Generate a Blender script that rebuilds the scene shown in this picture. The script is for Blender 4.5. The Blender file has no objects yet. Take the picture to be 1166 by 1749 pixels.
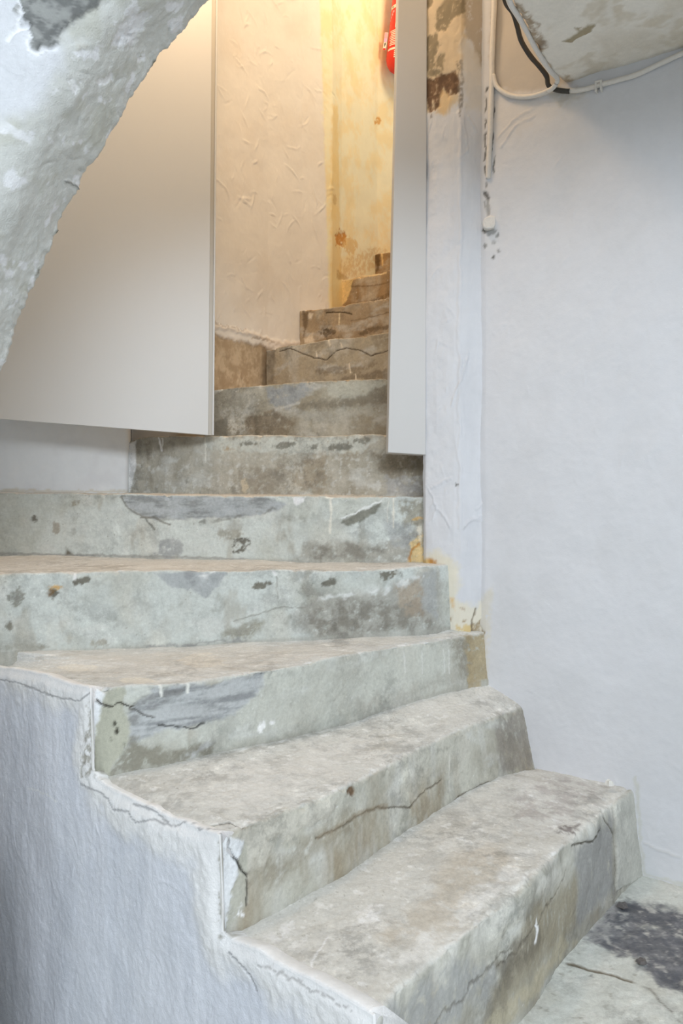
import bpy, math
import numpy as np
from mathutils import Vector

# ------------------------------------------------------------------ camera, world, light, exposure
F_PX, CX, HY = 1400.0, 583.0, 825.0          # focal length, principal column, horizon row (1166 x 1749 frame)
EYE = 0.955                                   # eye height over the floor (m)
scene = bpy.context.scene
COL = scene.collection

cam = bpy.data.cameras.new("camera")
cam.sensor_fit = 'VERTICAL'; cam.sensor_height = 36.0
cam.lens = F_PX / 1749.0 * 36.0
cam.shift_y = -(874.5 - HY) / 1749.0
cam.clip_start = 0.02
cam_o = bpy.data.objects.new("camera", cam); COL.objects.link(cam_o)
cam_o.location = (0, 0, EYE); cam_o.rotation_euler = (math.pi / 2, 0, 0)
scene.camera = cam_o

world = bpy.data.worlds.new("world"); scene.world = world
world.use_nodes = True
bg = world.node_tree.nodes["Background"]
bg.inputs[0].default_value = (0.84, 0.92, 1.0, 1); bg.inputs[1].default_value = 0.44

def area(name, loc, target, size, power, color):
    l = bpy.data.lights.new(name, 'AREA'); l.shape = 'RECTANGLE'
    l.size, l.size_y = size; l.energy = power; l.color = color
    o = bpy.data.objects.new(name, l); COL.objects.link(o)
    o.location = loc
    o.rotation_euler = (Vector(target) - Vector(loc)).to_track_quat('-Z', 'Y').to_euler()
    return o
# cool fill light added behind the photographer, no window stands there
area("room_fill_light", (0.45, -2.0, 2.45), (-0.3, 2.0, 0.70), (2.2, 0.6), 100, (0.86, 0.93, 1.0))
# warm lamp hanging upstairs, over the turn of the stairs
wl = bpy.data.lights.new("stair_lamp_light", 'POINT'); wl.energy = 24; wl.color = (1.0, 0.70, 0.42); wl.shadow_soft_size = 0.14
wlo = bpy.data.objects.new("stair_lamp_light", wl); COL.objects.link(wlo); wlo.location = (-0.30, 2.12, EYE + 1.95)
wl2 = bpy.data.lights.new("upper_stair_fill_light", 'POINT'); wl2.energy = 16; wl2.color = (1.0, 0.76, 0.48); wl2.shadow_soft_size = 0.12  # second warm light, added out of view to brighten the yellow wall
wlo2 = bpy.data.objects.new("upper_stair_fill_light", wl2); COL.objects.link(wlo2); wlo2.location = (0.55, 3.30, EYE + 2.40)

vs = scene.view_settings
vs.view_transform = 'Standard'; vs.look = 'None'; vs.gamma = 1.0; vs.use_curve_mapping = False
vs.exposure = 0.14

# ------------------------------------------------------------------ helpers: photo pixel -> point in the place
def D(px, py, d):                 # at distance d in front of the camera
    return np.array([(px - CX) / F_PX * d, d, EYE - (py - HY) / F_PX * d])
def SP(px, py, off=0.0):          # on the vertical plane of the plastered stair side
    r = (px - CX) / F_PX
    return D(px, py, (1.0 + off) / (0.863 + 0.843 * r))
def wall_y(r):                    # right wall in plan
    return 2.523 / (1 + 0.72 * r)
def WP(px, py, off=0.0):
    return D(px, py, wall_y((px - CX) / F_PX) - off)

def lin(c):
    c = np.asarray(c, float) / 255.0
    return np.where(c <= 0.04045, c / 12.92, ((c + 0.055) / 1.055) ** 2.4)
def A(r, g, b): return np.clip(lin((r, g, b)) * 1.12, 0, 0.9)

# ------------------------------------------------------------------ noise
_rng = np.random.RandomState(7)
_perm = np.concatenate([_rng.permutation(256)] * 2)
_ang = _rng.rand(256) * 2 * np.pi
_gx, _gy = np.cos(_ang), np.sin(_ang)
def perlin(x, y, seed=0):
    x = x + seed * 17.31; y = y + seed * 9.73
    xi = np.floor(x).astype(int); yi = np.floor(y).astype(int)
    xf = x - xi; yf = y - yi
    xi &= 255; yi &= 255
    def g(ix, iy, dx, dy):
        h = _perm[_perm[ix & 255] + (iy & 255)]
        return _gx[h] * dx + _gy[h] * dy
    u = xf * xf * xf * (xf * (xf * 6 - 15) + 10); v = yf * yf * yf * (yf * (yf * 6 - 15) + 10)
    a = g(xi, yi, xf, yf); b = g(xi + 1, yi, xf - 1, yf)
    c = g(xi, yi + 1, xf, yf - 1); d = g(xi + 1, yi + 1, xf - 1, yf - 1)
    return ((a + u * (b - a)) * (1 - v) + (c + u * (d - c)) * v) * 1.5
def fbm(x, y, f, octv=4, seed=0, gain=0.55):
    r = 0; a = 1.0; t = 0
    for i in range(octv):
        r = r + a * perlin(x * f, y * f, seed + i * 3.7); t += a; a *= gain; f *= 2.03
    return r / t * 1.6
def sstep(a, b, x):
    t = np.clip((x - a) / (b - a), 0, 1); return t * t * (3 - 2 * t)

# ------------------------------------------------------------------ materials (node based)
def surface_mat(name, rough=0.85, grain=60.0, grain_amt=0.10, bump=0.25, bump_scale=350.0, mid=0.25, mid_scale=45.0, spec=0.25, scab=0.0, scab_scale=16.0):
    m = bpy.data.materials.new(name); m.use_nodes = True
    nt = m.node_tree; N = nt.nodes; L = nt.links
    b = N["Principled BSDF"]
    b.inputs["Roughness"].default_value = rough
    b.inputs["Specular IOR Level"].default_value = spec
    at = N.new("ShaderNodeVertexColor"); at.layer_name = "Col"
    tc = N.new("ShaderNodeTexCoord")
    n1 = N.new("ShaderNodeTexNoise"); n1.inputs["Scale"].default_value = grain; n1.inputs["Detail"].default_value = 8; n1.inputs["Roughness"].default_value = 0.7
    L.new(tc.outputs["Object"], n1.inputs["Vector"])
    mr = N.new("ShaderNodeMapRange"); mr.inputs[1].default_value = 0.3; mr.inputs[2].default_value = 0.7
    mr.inputs[3].default_value = 1 - grain_amt; mr.inputs[4].default_value = 1 + grain_amt * 0.8
    L.new(n1.outputs["Fac"], mr.inputs[0])
    mx = N.new("ShaderNodeVectorMath"); mx.operation = 'SCALE'
    L.new(at.outputs["Color"], mx.inputs[0]); L.new(mr.outputs[0], mx.inputs["Scale"])
    out = mx.outputs[0]
    if scab:
        # broken, scabby tone: a rough noise cut hard, stronger in some zones than in others
        ns = N.new("ShaderNodeTexNoise"); ns.inputs["Scale"].default_value = scab_scale; ns.inputs["Detail"].default_value = 12; ns.inputs["Roughness"].default_value = 0.74
        nz = N.new("ShaderNodeTexNoise"); nz.inputs["Scale"].default_value = 5.0; nz.inputs["Detail"].default_value = 3
        for q in (ns, nz): L.new(tc.outputs["Object"], q.inputs["Vector"])
        r1 = N.new("ShaderNodeMapRange"); r1.inputs[1].default_value = 0.47; r1.inputs[2].default_value = 0.58; r1.inputs[3].default_value = 1.0; r1.inputs[4].default_value = 1.0 - scab
        r2 = N.new("ShaderNodeMapRange"); r2.inputs[1].default_value = 0.42; r2.inputs[2].default_value = 0.36; r2.inputs[3].default_value = 1.0; r2.inputs[4].default_value = 1.0 + scab * 0.8
        zr = N.new("ShaderNodeMapRange"); zr.inputs[1].default_value = 0.38; zr.inputs[2].default_value = 0.66
        L.new(ns.outputs["Fac"], r1.inputs[0]); L.new(ns.outputs["Fac"], r2.inputs[0]); L.new(nz.outputs["Fac"], zr.inputs[0])
        mm = N.new("ShaderNodeMath"); mm.operation = 'MULTIPLY'; L.new(r1.outputs[0], mm.inputs[0]); L.new(r2.outputs[0], mm.inputs[1])
        mi = N.new("ShaderNodeMix"); mi.data_type = 'FLOAT'; mi.inputs[2].default_value = 1.0
        L.new(zr.outputs[0], mi.inputs[0]); L.new(mm.outputs[0], mi.inputs[3])
        sc = N.new("ShaderNodeVectorMath"); sc.operation = 'SCALE'; L.new(out, sc.inputs[0]); L.new(mi.outputs[0], sc.inputs["Scale"]); out = sc.outputs[0]
    L.new(out, b.inputs["Base Color"])
    n2 = N.new("ShaderNodeTexNoise"); n2.inputs["Scale"].default_value = bump_scale; n2.inputs["Detail"].default_value = 5
    L.new(tc.outputs["Object"], n2.inputs["Vector"])
    n3 = N.new("ShaderNodeTexNoise"); n3.inputs["Scale"].default_value = mid_scale; n3.inputs["Detail"].default_value = 7; n3.inputs["Roughness"].default_value = 0.62
    L.new(tc.outputs["Object"], n3.inputs["Vector"])
    b1 = N.new("ShaderNodeBump"); b1.inputs["Strength"].default_value = mid; b1.inputs["Distance"].default_value = 0.006
    L.new(n3.outputs["Fac"], b1.inputs["Height"])
    b2 = N.new("ShaderNodeBump"); b2.inputs["Strength"].default_value = bump; b2.inputs["Distance"].default_value = 0.0015
    L.new(n2.outputs["Fac"], b2.inputs["Height"]); L.new(b1.outputs[0], b2.inputs["Normal"])
    L.new(b2.outputs[0], b.inputs["Normal"])
    return m
def plain_mat(name, col, rough=0.5, bump=0.0, scale=80, vary=0.05, metallic=0.0, stretch=None):
    m = bpy.data.materials.new(name); m.use_nodes = True
    nt = m.node_tree; N = nt.nodes; L = nt.links
    b = N["Principled BSDF"]; b.inputs["Roughness"].default_value = rough; b.inputs["Metallic"].default_value = metallic
    tc = N.new("ShaderNodeTexCoord")
    n1 = N.new("ShaderNodeTexNoise"); n1.inputs["Scale"].default_value = scale; n1.inputs["Detail"].default_value = 5
    if stretch:
        mp = N.new("ShaderNodeMapping"); mp.inputs["Scale"].default_value = stretch
        L.new(tc.outputs["Object"], mp.inputs[0]); L.new(mp.outputs[0], n1.inputs["Vector"])
    else:
        L.new(tc.outputs["Object"], n1.inputs["Vector"])
    rp = N.new("ShaderNodeMix"); rp.data_type = 'RGBA'
    c = np.array(col)
    rp.inputs[6].default_value = (*np.clip(c * (1 - vary), 0, 1), 1); rp.inputs[7].default_value = (*np.clip(c * (1 + vary), 0, 1), 1)
    L.new(n1.outputs["Fac"], rp.inputs[0]); L.new(rp.outputs[2], b.inputs["Base Color"])
    if bump:
        bp = N.new("ShaderNodeBump"); bp.inputs["Strength"].default_value = bump; bp.inputs["Distance"].default_value = 0.002
        L.new(n1.outputs["Fac"], bp.inputs["Height"]); L.new(bp.outputs[0], b.inputs["Normal"])
    return m
M_PLASTER = surface_mat("painted_plaster", rough=0.7, grain=25, grain_amt=0.025, bump=0.18, bump_scale=260, mid=0.16, mid_scale=22)
M_ROUGH = surface_mat("rough_plaster", rough=0.85, grain=90, grain_amt=0.05, bump=0.7, bump_scale=300, mid=0.42, mid_scale=26, scab=0.05, scab_scale=18)
M_CONC = surface_mat("worn_concrete", rough=0.85, grain=140, grain_amt=0.12, bump=0.5, bump_scale=500, mid=0.34, mid_scale=34, scab=0.32, scab_scale=19)
M_BOARD = plain_mat("white_board", A(200, 201, 201), 0.45, 0.05, 40, 0.015, stretch=(60, 60, 2))
M_BOARD_DIM = plain_mat("dimmed_white_board", A(192, 191, 190), 0.5, 0.05, 40, 0.015, stretch=(60, 60, 2))  # white board again, darkened in colour to stand in for weaker light
M_TRIM = plain_mat("grey_edge_strip", A(176, 172, 164), 0.5, 0, 40, 0.03)
M_WHITE = plain_mat("white_painted_cable", A(214, 210, 204), 0.6, 0.4, 120, 0.10)
M_BLACK = plain_mat("black_cable_sheath", A(58, 55, 50), 0.55, 0.2, 200, 0.3)
M_RED = plain_mat("red_enamel", (0.72, 0.02, 0.012), 0.35, 0, 30, 0.05)
M_LABEL = plain_mat("white_print", (0.80, 0.72, 0.66), 0.5, 0, 60, 0.03)
M_PINK = plain_mat("pink_print", (0.75, 0.35, 0.42), 0.5, 0, 60, 0.05)
M_VIOLET = plain_mat("violet_print", (0.62, 0.38, 0.66), 0.5, 0, 60, 0.05)
M_DARK = plain_mat("black_print", (0.02, 0.02, 0.02), 0.5, 0, 60, 0.1)
M_METAL = plain_mat("steel_bracket", (0.35, 0.35, 0.36), 0.4, 0, 60, 0.1, 0.9)

# ------------------------------------------------------------------ mesh surfaces on a fine grid
def inpoly(x, y, poly):
    ins = np.zeros(x.shape, bool); n = len(poly)
    for i in range(n):
        x0, y0 = poly[i]; x1, y1 = poly[(i + 1) % n]
        if y0 == y1: continue
        c = ((y0 > y) != (y1 > y)) & (x < (x1 - x0) * (y - y0) / (y1 - y0) + x0)
        ins ^= c
    return ins
def segdist(x, y, pts, closed=False):
    d = np.full(x.shape, 1e9); n = len(pts)
    for i in range(n if closed else n - 1):
        ax, ay = pts[i]; bx, by = pts[(i + 1) % n]
        vx, vy = bx - ax, by - ay; L2 = vx * vx + vy * vy + 1e-12
        t = np.clip(((x - ax) * vx + (y - ay) * vy) / L2, 0, 1)
        d = np.minimum(d, np.hypot(x - ax - t * vx, y - ay - t * vy))
    return d

class Surf:
    def __init__(self, P, ref_row=None, seed=1):
        self.P = P; self.seed = seed
        nv, nu, _ = P.shape
        rr = nv // 2 if ref_row is None else ref_row
        u = np.concatenate([[0], np.cumsum(np.linalg.norm(np.diff(P[rr], axis=0), axis=1))])
        self.U = np.repeat(u[None], nv, 0)
        dv = np.linalg.norm(np.diff(P, axis=0), axis=2)
        self.V = np.concatenate([np.zeros((1, nu)), np.cumsum(dv, axis=0)])
        self.px = CX + F_PX * P[..., 0] / np.maximum(P[..., 1], 0.05)
        self.py = HY - F_PX * (P[..., 2] - EYE) / np.maximum(P[..., 1], 0.05)
        self.col = np.ones((nv, nu, 3)) * 0.6
        self.h = np.zeros((nv, nu))
    def uv(self, pts):
        out = []
        r1 = getattr(self, "rmax", None)
        px, py, U, V = self.px[:r1], self.py[:r1], self.U[:r1], self.V[:r1]
        for x, y in pts:
            k = np.argmin((px - x) ** 2 + (py - y) ** 2)
            out.append((U.flat[k] - (0.03 if x < px.min() - 8 else 0), V.flat[k]))
        return out
    def n(self, f, o=4, s=0, sx=1.0, sy=1.0): return fbm(self.U * sx, self.V * sy, f, o, self.seed + s)
    def box(self, pts, pad):
        xs = [p[0] for p in pts]; ys = [p[1] for p in pts]
        m = (self.U > min(xs) - pad) & (self.U < max(xs) + pad) & (self.V > min(ys) - pad) & (self.V < max(ys) + pad)
        r = np.where(m.any(1))[0]; c = np.where(m.any(0))[0]
        if len(r) == 0 or len(c) == 0: return None
        return slice(r[0], r[-1] + 1), slice(c[0], c[-1] + 1)
    def put(self, sl, mask, color, dep):
        if color is not None:
            self.col[sl] = self.col[sl] * (1 - mask[..., None]) + np.asarray(color) * mask[..., None]
        if dep: self.h[sl] += dep * np.clip(mask, 0, 1)
    def fill(self, pts, color, a=1.0, soft=0.006, warp=0.006, f=45, dep=0.0, brk=0.0, s=0, brk_f=60, sx=1.0, sy=1.0, uv=None):
        q = uv if uv else self.uv(pts)
        sl = self.box(q, soft + 3 * warp + 0.01)
        if sl is None: return
        U, V = self.U[sl], self.V[sl]; sd = self.seed * 1.3 + s + pts[0][0] * 0.01
        d = segdist(U, V, q, True); d = np.where(inpoly(U, V, q), d, -d)
        d = d + warp * 1.2 * fbm(U * sx, V * sy, f * 0.7, 6, sd, 0.66)
        m = sstep(-soft, soft, d) * a
        if brk:
            nz = fbm(U * sx, V * sy, brk_f * 0.7, 6, sd + 11, 0.68)
            m = m * sstep(-0.35, 0.25, nz + 0.55 - brk)
        self.put(sl, m, color, dep)
    def oval(self, cx, cy, rx, ry, color, rot=0.0, **k):
        t = np.linspace(0, 2 * np.pi, 15)[:-1]; c, s_ = math.cos(rot), math.sin(rot)
        k['warp'] = k.get('warp', 0.006) * 1.9; k.setdefault('soft', 0.0035); k.setdefault('brk', 0.15)
        self.fill([(cx + rx * math.cos(a) * c - ry * math.sin(a) * s_, cy + rx * math.cos(a) * s_ + ry * math.sin(a) * c) for a in t], color, **k)
    def line(self, pts, w, color, a=1.0, warp=0.003, f=40, dep=0.0, soft=0.6, s=0, fade=0.0):
        q = self.uv(pts); sl = self.box(q, w * 2 + 3 * warp)
        if sl is None: return
        U, V = self.U[sl], self.V[sl]; sd = self.seed * 1.3 + s + pts[0][0] * 0.013
        d = segdist(U + warp * fbm(U, V, f, 3, sd), V + warp * fbm(U, V, f, 3, sd + 5), q)
        ww = np.maximum(w, 0.0017) * (1 + 0.35 * fbm(U, V, 25, 2, sd + 9))
        m = (1 - sstep(ww * (1 - soft), ww * (1 + soft), d)) * min(1.0, (w / 0.0017) ** 0.7)
        if fade: m = m * sstep(-fade, 0.3, fbm(U, V, 30, 2, sd + 3) + 0.2)
        self.put(sl, m * a, color, dep)
    def tone(self, color, mask): self.col = self.col * (1 - mask[..., None]) + np.asarray(color) * mask[..., None]
    def strokes(self, n, seed, length=(0.02, 0.09), h=0.0014, w=0.0016, region=None, ang=None, curve=0.5):
        """trowel ridges: short curved raised lines in the plaster"""
        r = np.random.RandomState(seed)
        lo = (self.U.min(), self.V.min()); hi = (self.U.max(), self.V.max())
        rg = region if region else (lo[0], lo[1], hi[0], hi[1])
        for i in range(n):
            x = r.uniform(rg[0], rg[2]); y = r.uniform(rg[1], rg[3]); L = r.uniform(*length)
            a = r.uniform(0, math.pi) if ang is None else r.normal(ang[0], ang[1])
            k = r.normal(0, curve) / max(L, 1e-3)
            pts = []; hh = h * r.uniform(0.4, 1.3) * (1 if r.rand() < 0.8 else -0.7)
            for t in range(5):
                pts.append((x, y)); x += math.cos(a) * L / 4; y += math.sin(a) * L / 4; a += k * L / 4
            sl = self.box(pts, w * 4)
            if sl is None: continue
            d = segdist(self.U[sl], self.V[sl], pts)
            dm = np.hypot(self.U[sl] - pts[2][0], self.V[sl] - pts[2][1]) / (L * 0.55)
            self.h[sl] += hh * np.exp(-(d / w) ** 2) * np.clip(1.1 - dm, 0, 1)
    def grid(self):
        P = self.P
        du = np.gradient(P, axis=1); dv = np.gradient(P, axis=0)
        nrm = np.cross(du, dv); nrm /= np.linalg.norm(nrm, axis=2, keepdims=True) + 1e-12
        return P + nrm * self.h[..., None]

def mesh_obj(name, V, quads, cols, mat, parent=None, tris=None, ngons=(), smooth=True):
    me = bpy.data.meshes.new(name)
    nq = len(quads); loops = quads.reshape(-1)
    starts = np.arange(nq) * 4; totals = np.full(nq, 4)
    for g in ngons:
        starts = np.append(starts, len(loops)); totals = np.append(totals, len(g)); loops = np.append(loops, g)
    me.vertices.add(len(V)); me.vertices.foreach_set("co", np.ascontiguousarray(V, np.float32).ravel())
    me.loops.add(len(loops)); me.loops.foreach_set("vertex_index", loops.astype(np.int32))
    me.polygons.add(len(starts)); me.polygons.foreach_set("loop_start", starts.astype(np.int32)); me.polygons.foreach_set("loop_total", totals.astype(np.int32))
    me.polygons.foreach_set("use_smooth", np.full(len(starts), smooth, bool))
    me.update(calc_edges=True); me.validate()
    if cols is not None:
        ca = me.color_attributes.new("Col", 'FLOAT_COLOR', 'POINT')
        c4 = np.ones((len(V), 4), np.float32); c4[:, :3] = np.clip(cols, 0.005, 0.92)
        ca.data.foreach_set("color", c4.ravel())
    me.materials.append(mat)
    o = bpy.data.objects.new(name, me); COL.objects.link(o)
    if parent is not None: o.parent = parent
    return o
def grid_quads(nv, nu, flip=False):
    i = np.arange(nv - 1)[:, None] * nu + np.arange(nu - 1)[None]
    q = np.stack([i, i + 1, i + nu + 1, i + nu], -1).reshape(-1, 4)
    return q[:, ::-1] if flip else q
def solid_from(S, name, mat, back, parent=None, flip=False):
    """the detailed sheet S closed into a solid: `back` is a function giving the hidden row of points behind it"""
    G = S.grid(); nv, nu, _ = G.shape
    ex = back(G)                                # (k, nu, 3) coarse hidden rows appended after the last row
    k = len(ex)
    V = np.concatenate([G.reshape(-1, 3), ex.reshape(-1, 3)])
    cols = np.concatenate([S.col.reshape(-1, 3), np.repeat(S.col[-1][None], k, 0).reshape(-1, 3)])
    n = nv + k
    q = grid_quads(n, nu, flip)
    last = (n - 1) * nu
    j = np.arange(nu - 1)
    close = np.stack([last + j, last + j + 1, j + 1, j], -1)
    if flip: close = close[:, ::-1]
    q = np.concatenate([q, close])
    left = np.arange(n) * nu; right = left + nu - 1
    ng = [left if not flip else left[::-1], right[::-1] if not flip else right]
    return mesh_obj(name, V, q, cols, mat, parent, ngons=ng)

def interp(pts, s):
    """smooth curve through 3-D key points, s in 0..1 over the plan length"""
    pts = np.array(pts); d = np.concatenate([[0], np.cumsum(np.linalg.norm(np.diff(pts[:, :2], axis=0), axis=1) + 1e-6)]); d /= d[-1]
    n = len(pts); m = np.zeros_like(pts)
    for i in range(n):
        a, b = max(i - 1, 0), min(i + 1, n - 1)
        m[i] = (pts[b] - pts[a]) / (d[b] - d[a])
    k = np.clip(np.searchsorted(d, s, side='right') - 1, 0, n - 2)
    h = d[k + 1] - d[k]; t = (s - d[k]) / h
    t = t[:, None]; h = h[:, None]
    return ((2 * t**3 - 3 * t**2 + 1) * pts[k] + (t**3 - 2 * t**2 + t) * h * m[k] + (-2 * t**3 + 3 * t**2) * pts[k + 1] + (t**3 - t**2) * h * m[k + 1])

def tag(o, label, cat, group=None, kind=None):
    if label: o["label"] = label
    if cat: o["category"] = cat
    if group: o["group"] = group
    if kind: o["kind"] = kind
    return o
def structure(o, label, cat):
    return tag(o, label, cat, None, "structure")

FLOOR = 0.0
# ------------------------------------------------------------------ floor
PL_N = np.array([0.843, 0.863]) / math.hypot(0.843, 0.863); PL_E = np.array([PL_N[1], -PL_N[0]]); PL_D = 1.0 / math.hypot(0.843, 0.863)
LOWER = -0.50                                  # the photographer stands on a lower level, beside the landing
def build_floor():
    a0 = PL_E @ np.array([-0.1, 1.26])
    u = np.concatenate([[a0], np.arange(-0.92, 0.10, 0.0035), np.linspace(0.10, 1.6, 20)])
    v = np.concatenate([np.linspace(0.0, 0.33, 8)[:-1], np.arange(0.33, 1.25, 0.0035), np.linspace(1.25, 1.8, 6)])
    u = np.sort(u)
    Ug, Vg = np.meshgrid(u, v)
    P = np.stack([PL_E[0] * Ug + PL_N[0] * (Vg + PL_D), PL_E[1] * Ug + PL_N[1] * (Vg + PL_D), np.zeros_like(Ug)], -1)
    X = Ug
    S = Surf(P, seed=3); S.U = P[..., 0] + 5; S.V = P[..., 1] + 5
    S.col[:] = A(204, 206, 200)
    S.tone(A(188, 187, 178), sstep(-0.1, 0.5, S.n(5, 4, 1)) * 0.8)
    S.tone(A(204, 204, 198), sstep(0.1, 0.6, S.n(14, 4, 2)) * 0.7)
    S.tone(A(214, 213, 208), sstep(0.62, 0.75, S.n(40, 3, 5)) * 0.8)
    S.tone(A(140, 136, 124), sstep(0.55, 0.8, S.n(28, 4, 9)) * 0.6)
    slate = [(1012, 1606), (1030, 1620), (1049, 1636), (1083, 1641), (1096, 1662), (1112, 1680), (1166, 1690), (1260, 1720), (1300, 1600), (1200, 1560), (1120, 1545), (1060, 1540), (1034, 1566)]
    S.fill(slate, A(130, 130, 132), soft=0.010, warp=0.04, f=14, brk=0.12, brk_f=18, dep=-0.001)
    S.fill(slate, A(96, 97, 101), a=0.7, soft=0.02, warp=0.03, f=30, brk=0.55, brk_f=14)
    S.fill(slate, A(84, 86, 94), a=0.6, soft=0.02, warp=0.03, f=30, brk=0.6, brk_f=55, s=9)
    S.fill(slate, A(196, 194, 188), a=0.8, soft=0.02, warp=0.03, f=30, brk=0.98, brk_f=45, s=4)
    S.fill([(1000, 1560), (1060, 1540), (1040, 1600), (1015, 1615), (990, 1600)], A(176, 174, 172), a=0.6, brk=0.4)
    S.line([(972, 1646), (1010, 1657), (1050, 1668), (1078, 1679)], 0.004, A(120, 112, 98), dep=-0.002)
    S.line([(1078, 1679), (1110, 1690), (1160, 1745)], 0.0025, A(120, 114, 104), a=0.7, fade=0.2)
    S.oval(1009, 1664, 5, 5, A(70, 66, 62), warp=0.006, brk=0.4)
    S.h += 0.003 * S.n(4, 3, 20) + 0.0012 * S.n(40, 3, 21)
    def back(G):
        m = G[-1].copy(); m[:, 2] = LOWER; n = G[0].copy(); n[:, 2] = LOWER
        return np.stack([m, n])
    o = solid_from(S, "floor", M_CONC, back)
    structure(o, "pale worn concrete floor with a dark slate patch by the bottom step", "floor")
    x = np.linspace(-3, 3, 60); y = np.linspace(-3.4, 3.0, 60); X, Y = np.meshgrid(x, y)
    P = np.stack([X, Y, np.full_like(X, LOWER) + 0.004 * fbm(X, Y, 2, 3, 5)], -1)
    S = Surf(P, seed=4); S.col[:] = A(186, 186, 178); S.tone(A(170, 168, 156), sstep(-0.1, 0.5, fbm(X, Y, 2, 4, 8)) * 0.8)
    o = solid_from(S, "floor_lower", M_CONC, lambda G: np.stack([G[-1] + np.array([0, 0, -0.1]), G[0] + np.array([0, 0, -0.1])]))
    structure(o, "grey concrete floor of the lower level in front of the stairs", "floor")
build_floor()

# ------------------------------------------------------------------ stairs
stairs = bpy.data.objects.new("staircase", None); COL.objects.link(stairs)
stairs.location = (0, 0, 0)
tag(stairs, "worn grey concrete winding staircase climbing from the floor and turning right", "staircase")

def low(p, z): q = np.array(p, float); q[2] = z; return q

def step(k, top, bottom, back, du=0.0034, dr=0.0034, dt=0.005, nose=0.012, seed=0, paint=None, under=0.0):
    Tl = np.array(top); L = np.sum(np.linalg.norm(np.diff(Tl[:, :2], axis=0), axis=1))
    nu = int(L / du); s = np.linspace(0, 1, nu)
    T, B, K = interp(top, s), interp(bottom, s), interp(back, s)
    wob = fbm(s * L, np.zeros_like(s), 7, 3, seed + 2)
    T[:, 2] += 0.003 * wob
    r = nose * (1 + 0.5 * fbm(s * L, np.zeros_like(s) + 3, 9, 3, seed + 4))[:, None]
    e1 = T - B; h = np.linalg.norm(e1, axis=1, keepdims=True); e1 /= h
    e2 = K - T; w = np.linalg.norm(e2, axis=1, keepdims=True); e2 /= w
    r2 = np.minimum(r, w * 0.3)
    a, c = T - e1 * r, T + e2 * r2
    nr = max(8, int(h.mean() / dr)); nt = max(4, int(w.max() / dt)); nn = 7
    rows = [B + (a - B) * t for t in np.linspace(0, 1, nr)]
    rows += [a * (1 - t)**2 + T * 2 * t * (1 - t) + c * t**2 for t in np.linspace(0, 1, nn + 2)[1:-1]]
    rows += [c + (K - c) * t for t in np.linspace(0, 1, nt)]
    P = np.stack(rows)
    S = Surf(P, ref_row=nr, seed=seed * 5 + 11)
    S.nr, S.nn = nr, nn
    if k >= 5: S.rmax = nr + nn // 2
    S.hr = S.V[nr + nn // 2][None]             # V at the nose
    S.rise = S.V - S.hr                        # <0 riser, >0 tread
    S.onr = sstep(0.006, -0.004, S.rise); S.ont = 1 - S.onr
    paint(S)
    # worn edge
    edge = np.exp(-(S.rise / 0.014) ** 2)
    S.h -= edge * np.clip(S.n(28, 3, 40) - 0.15, 0, 1) * 0.010
    S.h += 0.0035 * S.n(5, 3, 30) + 0.0012 * S.n(28, 3, 31) + 0.0006 * S.n(90, 2, 32)
    zb = float(B[:, 2].min()) - 0.02 if under == 0 else under
    def back_rows(G):
        k1 = G[-1].copy() ; k1[:, 1] += 0.0; k1[:, 2] = zb
        k0 = G[0].copy(); k0[:, 2] = zb
        return np.stack([k1, k0])
    return solid_from(S, "step", M_CONC, back_rows, stairs)

GREEN, PALE, GREY, DARK, BLUE, TAN, BROWN = A(184, 188, 180), A(200, 203, 198), A(164, 163, 155), A(122, 120, 110), A(166, 171, 176), A(202, 197, 188), A(146, 136, 118)
CREAM, WHITE = A(222, 219, 208), A(232, 232, 230)
def base(S, riser=GREEN, riser2=GREY, tread=A(204, 202, 196), mott=0.5, tw=0.5):
    S.col[:] = riser
    S.tone(riser2, sstep(0.25 - mott, 0.85 - mott * 0.6, S.n(4, 5, 1)) * 0.9)
    S.tone(A(198, 196, 186), sstep(0.0, 0.7, S.n(7, 4, 2, 1.0, 0.6)) * 0.5)
    S.tone(A(204, 206, 202), sstep(0.1, 0.7, S.n(13, 5, 4, 0.6, 1.3)) * 0.5)
    S.tone(DARK, sstep(0.45, 0.85, S.n(16, 6, 3)) * 0.5 * mott * 2)
    S.tone(A(150, 142, 126), sstep(0.35, 0.7, S.n(11, 5, 12, 1.0, 0.4)) * 0.5 * mott * 2)
    fine = S.n(120, 3, 5)
    S.tone(WHITE, sstep(0.72, 0.9, fine) * sstep(0.0, 0.4, S.n(9, 3, 13)) * 0.6)
    S.tone(DARK, sstep(0.70, 0.9, -fine) * sstep(-0.1, 0.4, S.n(8, 3, 14)) * 0.5)
    t = S.col.copy()
    S.col[:] = tread
    S.tone(TAN, sstep(-0.2, 0.7, S.n(3, 4, 6)) * tw)
    S.tone(A(218, 217, 213), sstep(0.0, 0.6, S.n(6, 5, 7)) * 0.7)
    S.tone(A(180, 176, 167), sstep(0.2, 0.8, S.n(10, 5, 8)) * 0.5)
    S.tone(WHITE, sstep(0.48, 0.62, S.n(26, 4, 9)) * 0.6)
    S.tone(A(150, 145, 135), sstep(0.66, 0.85, S.n(90, 3, 10)) * 0.5)
    S.tone(WHITE, sstep(0.75, 0.9, S.n(110, 2, 15)) * 0.6)
    tr = S.col.copy()
    m = S.onr[..., None]
    S.col = t * m + tr * (1 - m)
    # darker line in the joint of tread and riser above
    S.tone(A(160, 156, 146), np.exp(-(S.V / 0.006) ** 2) * 0.5)

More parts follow.
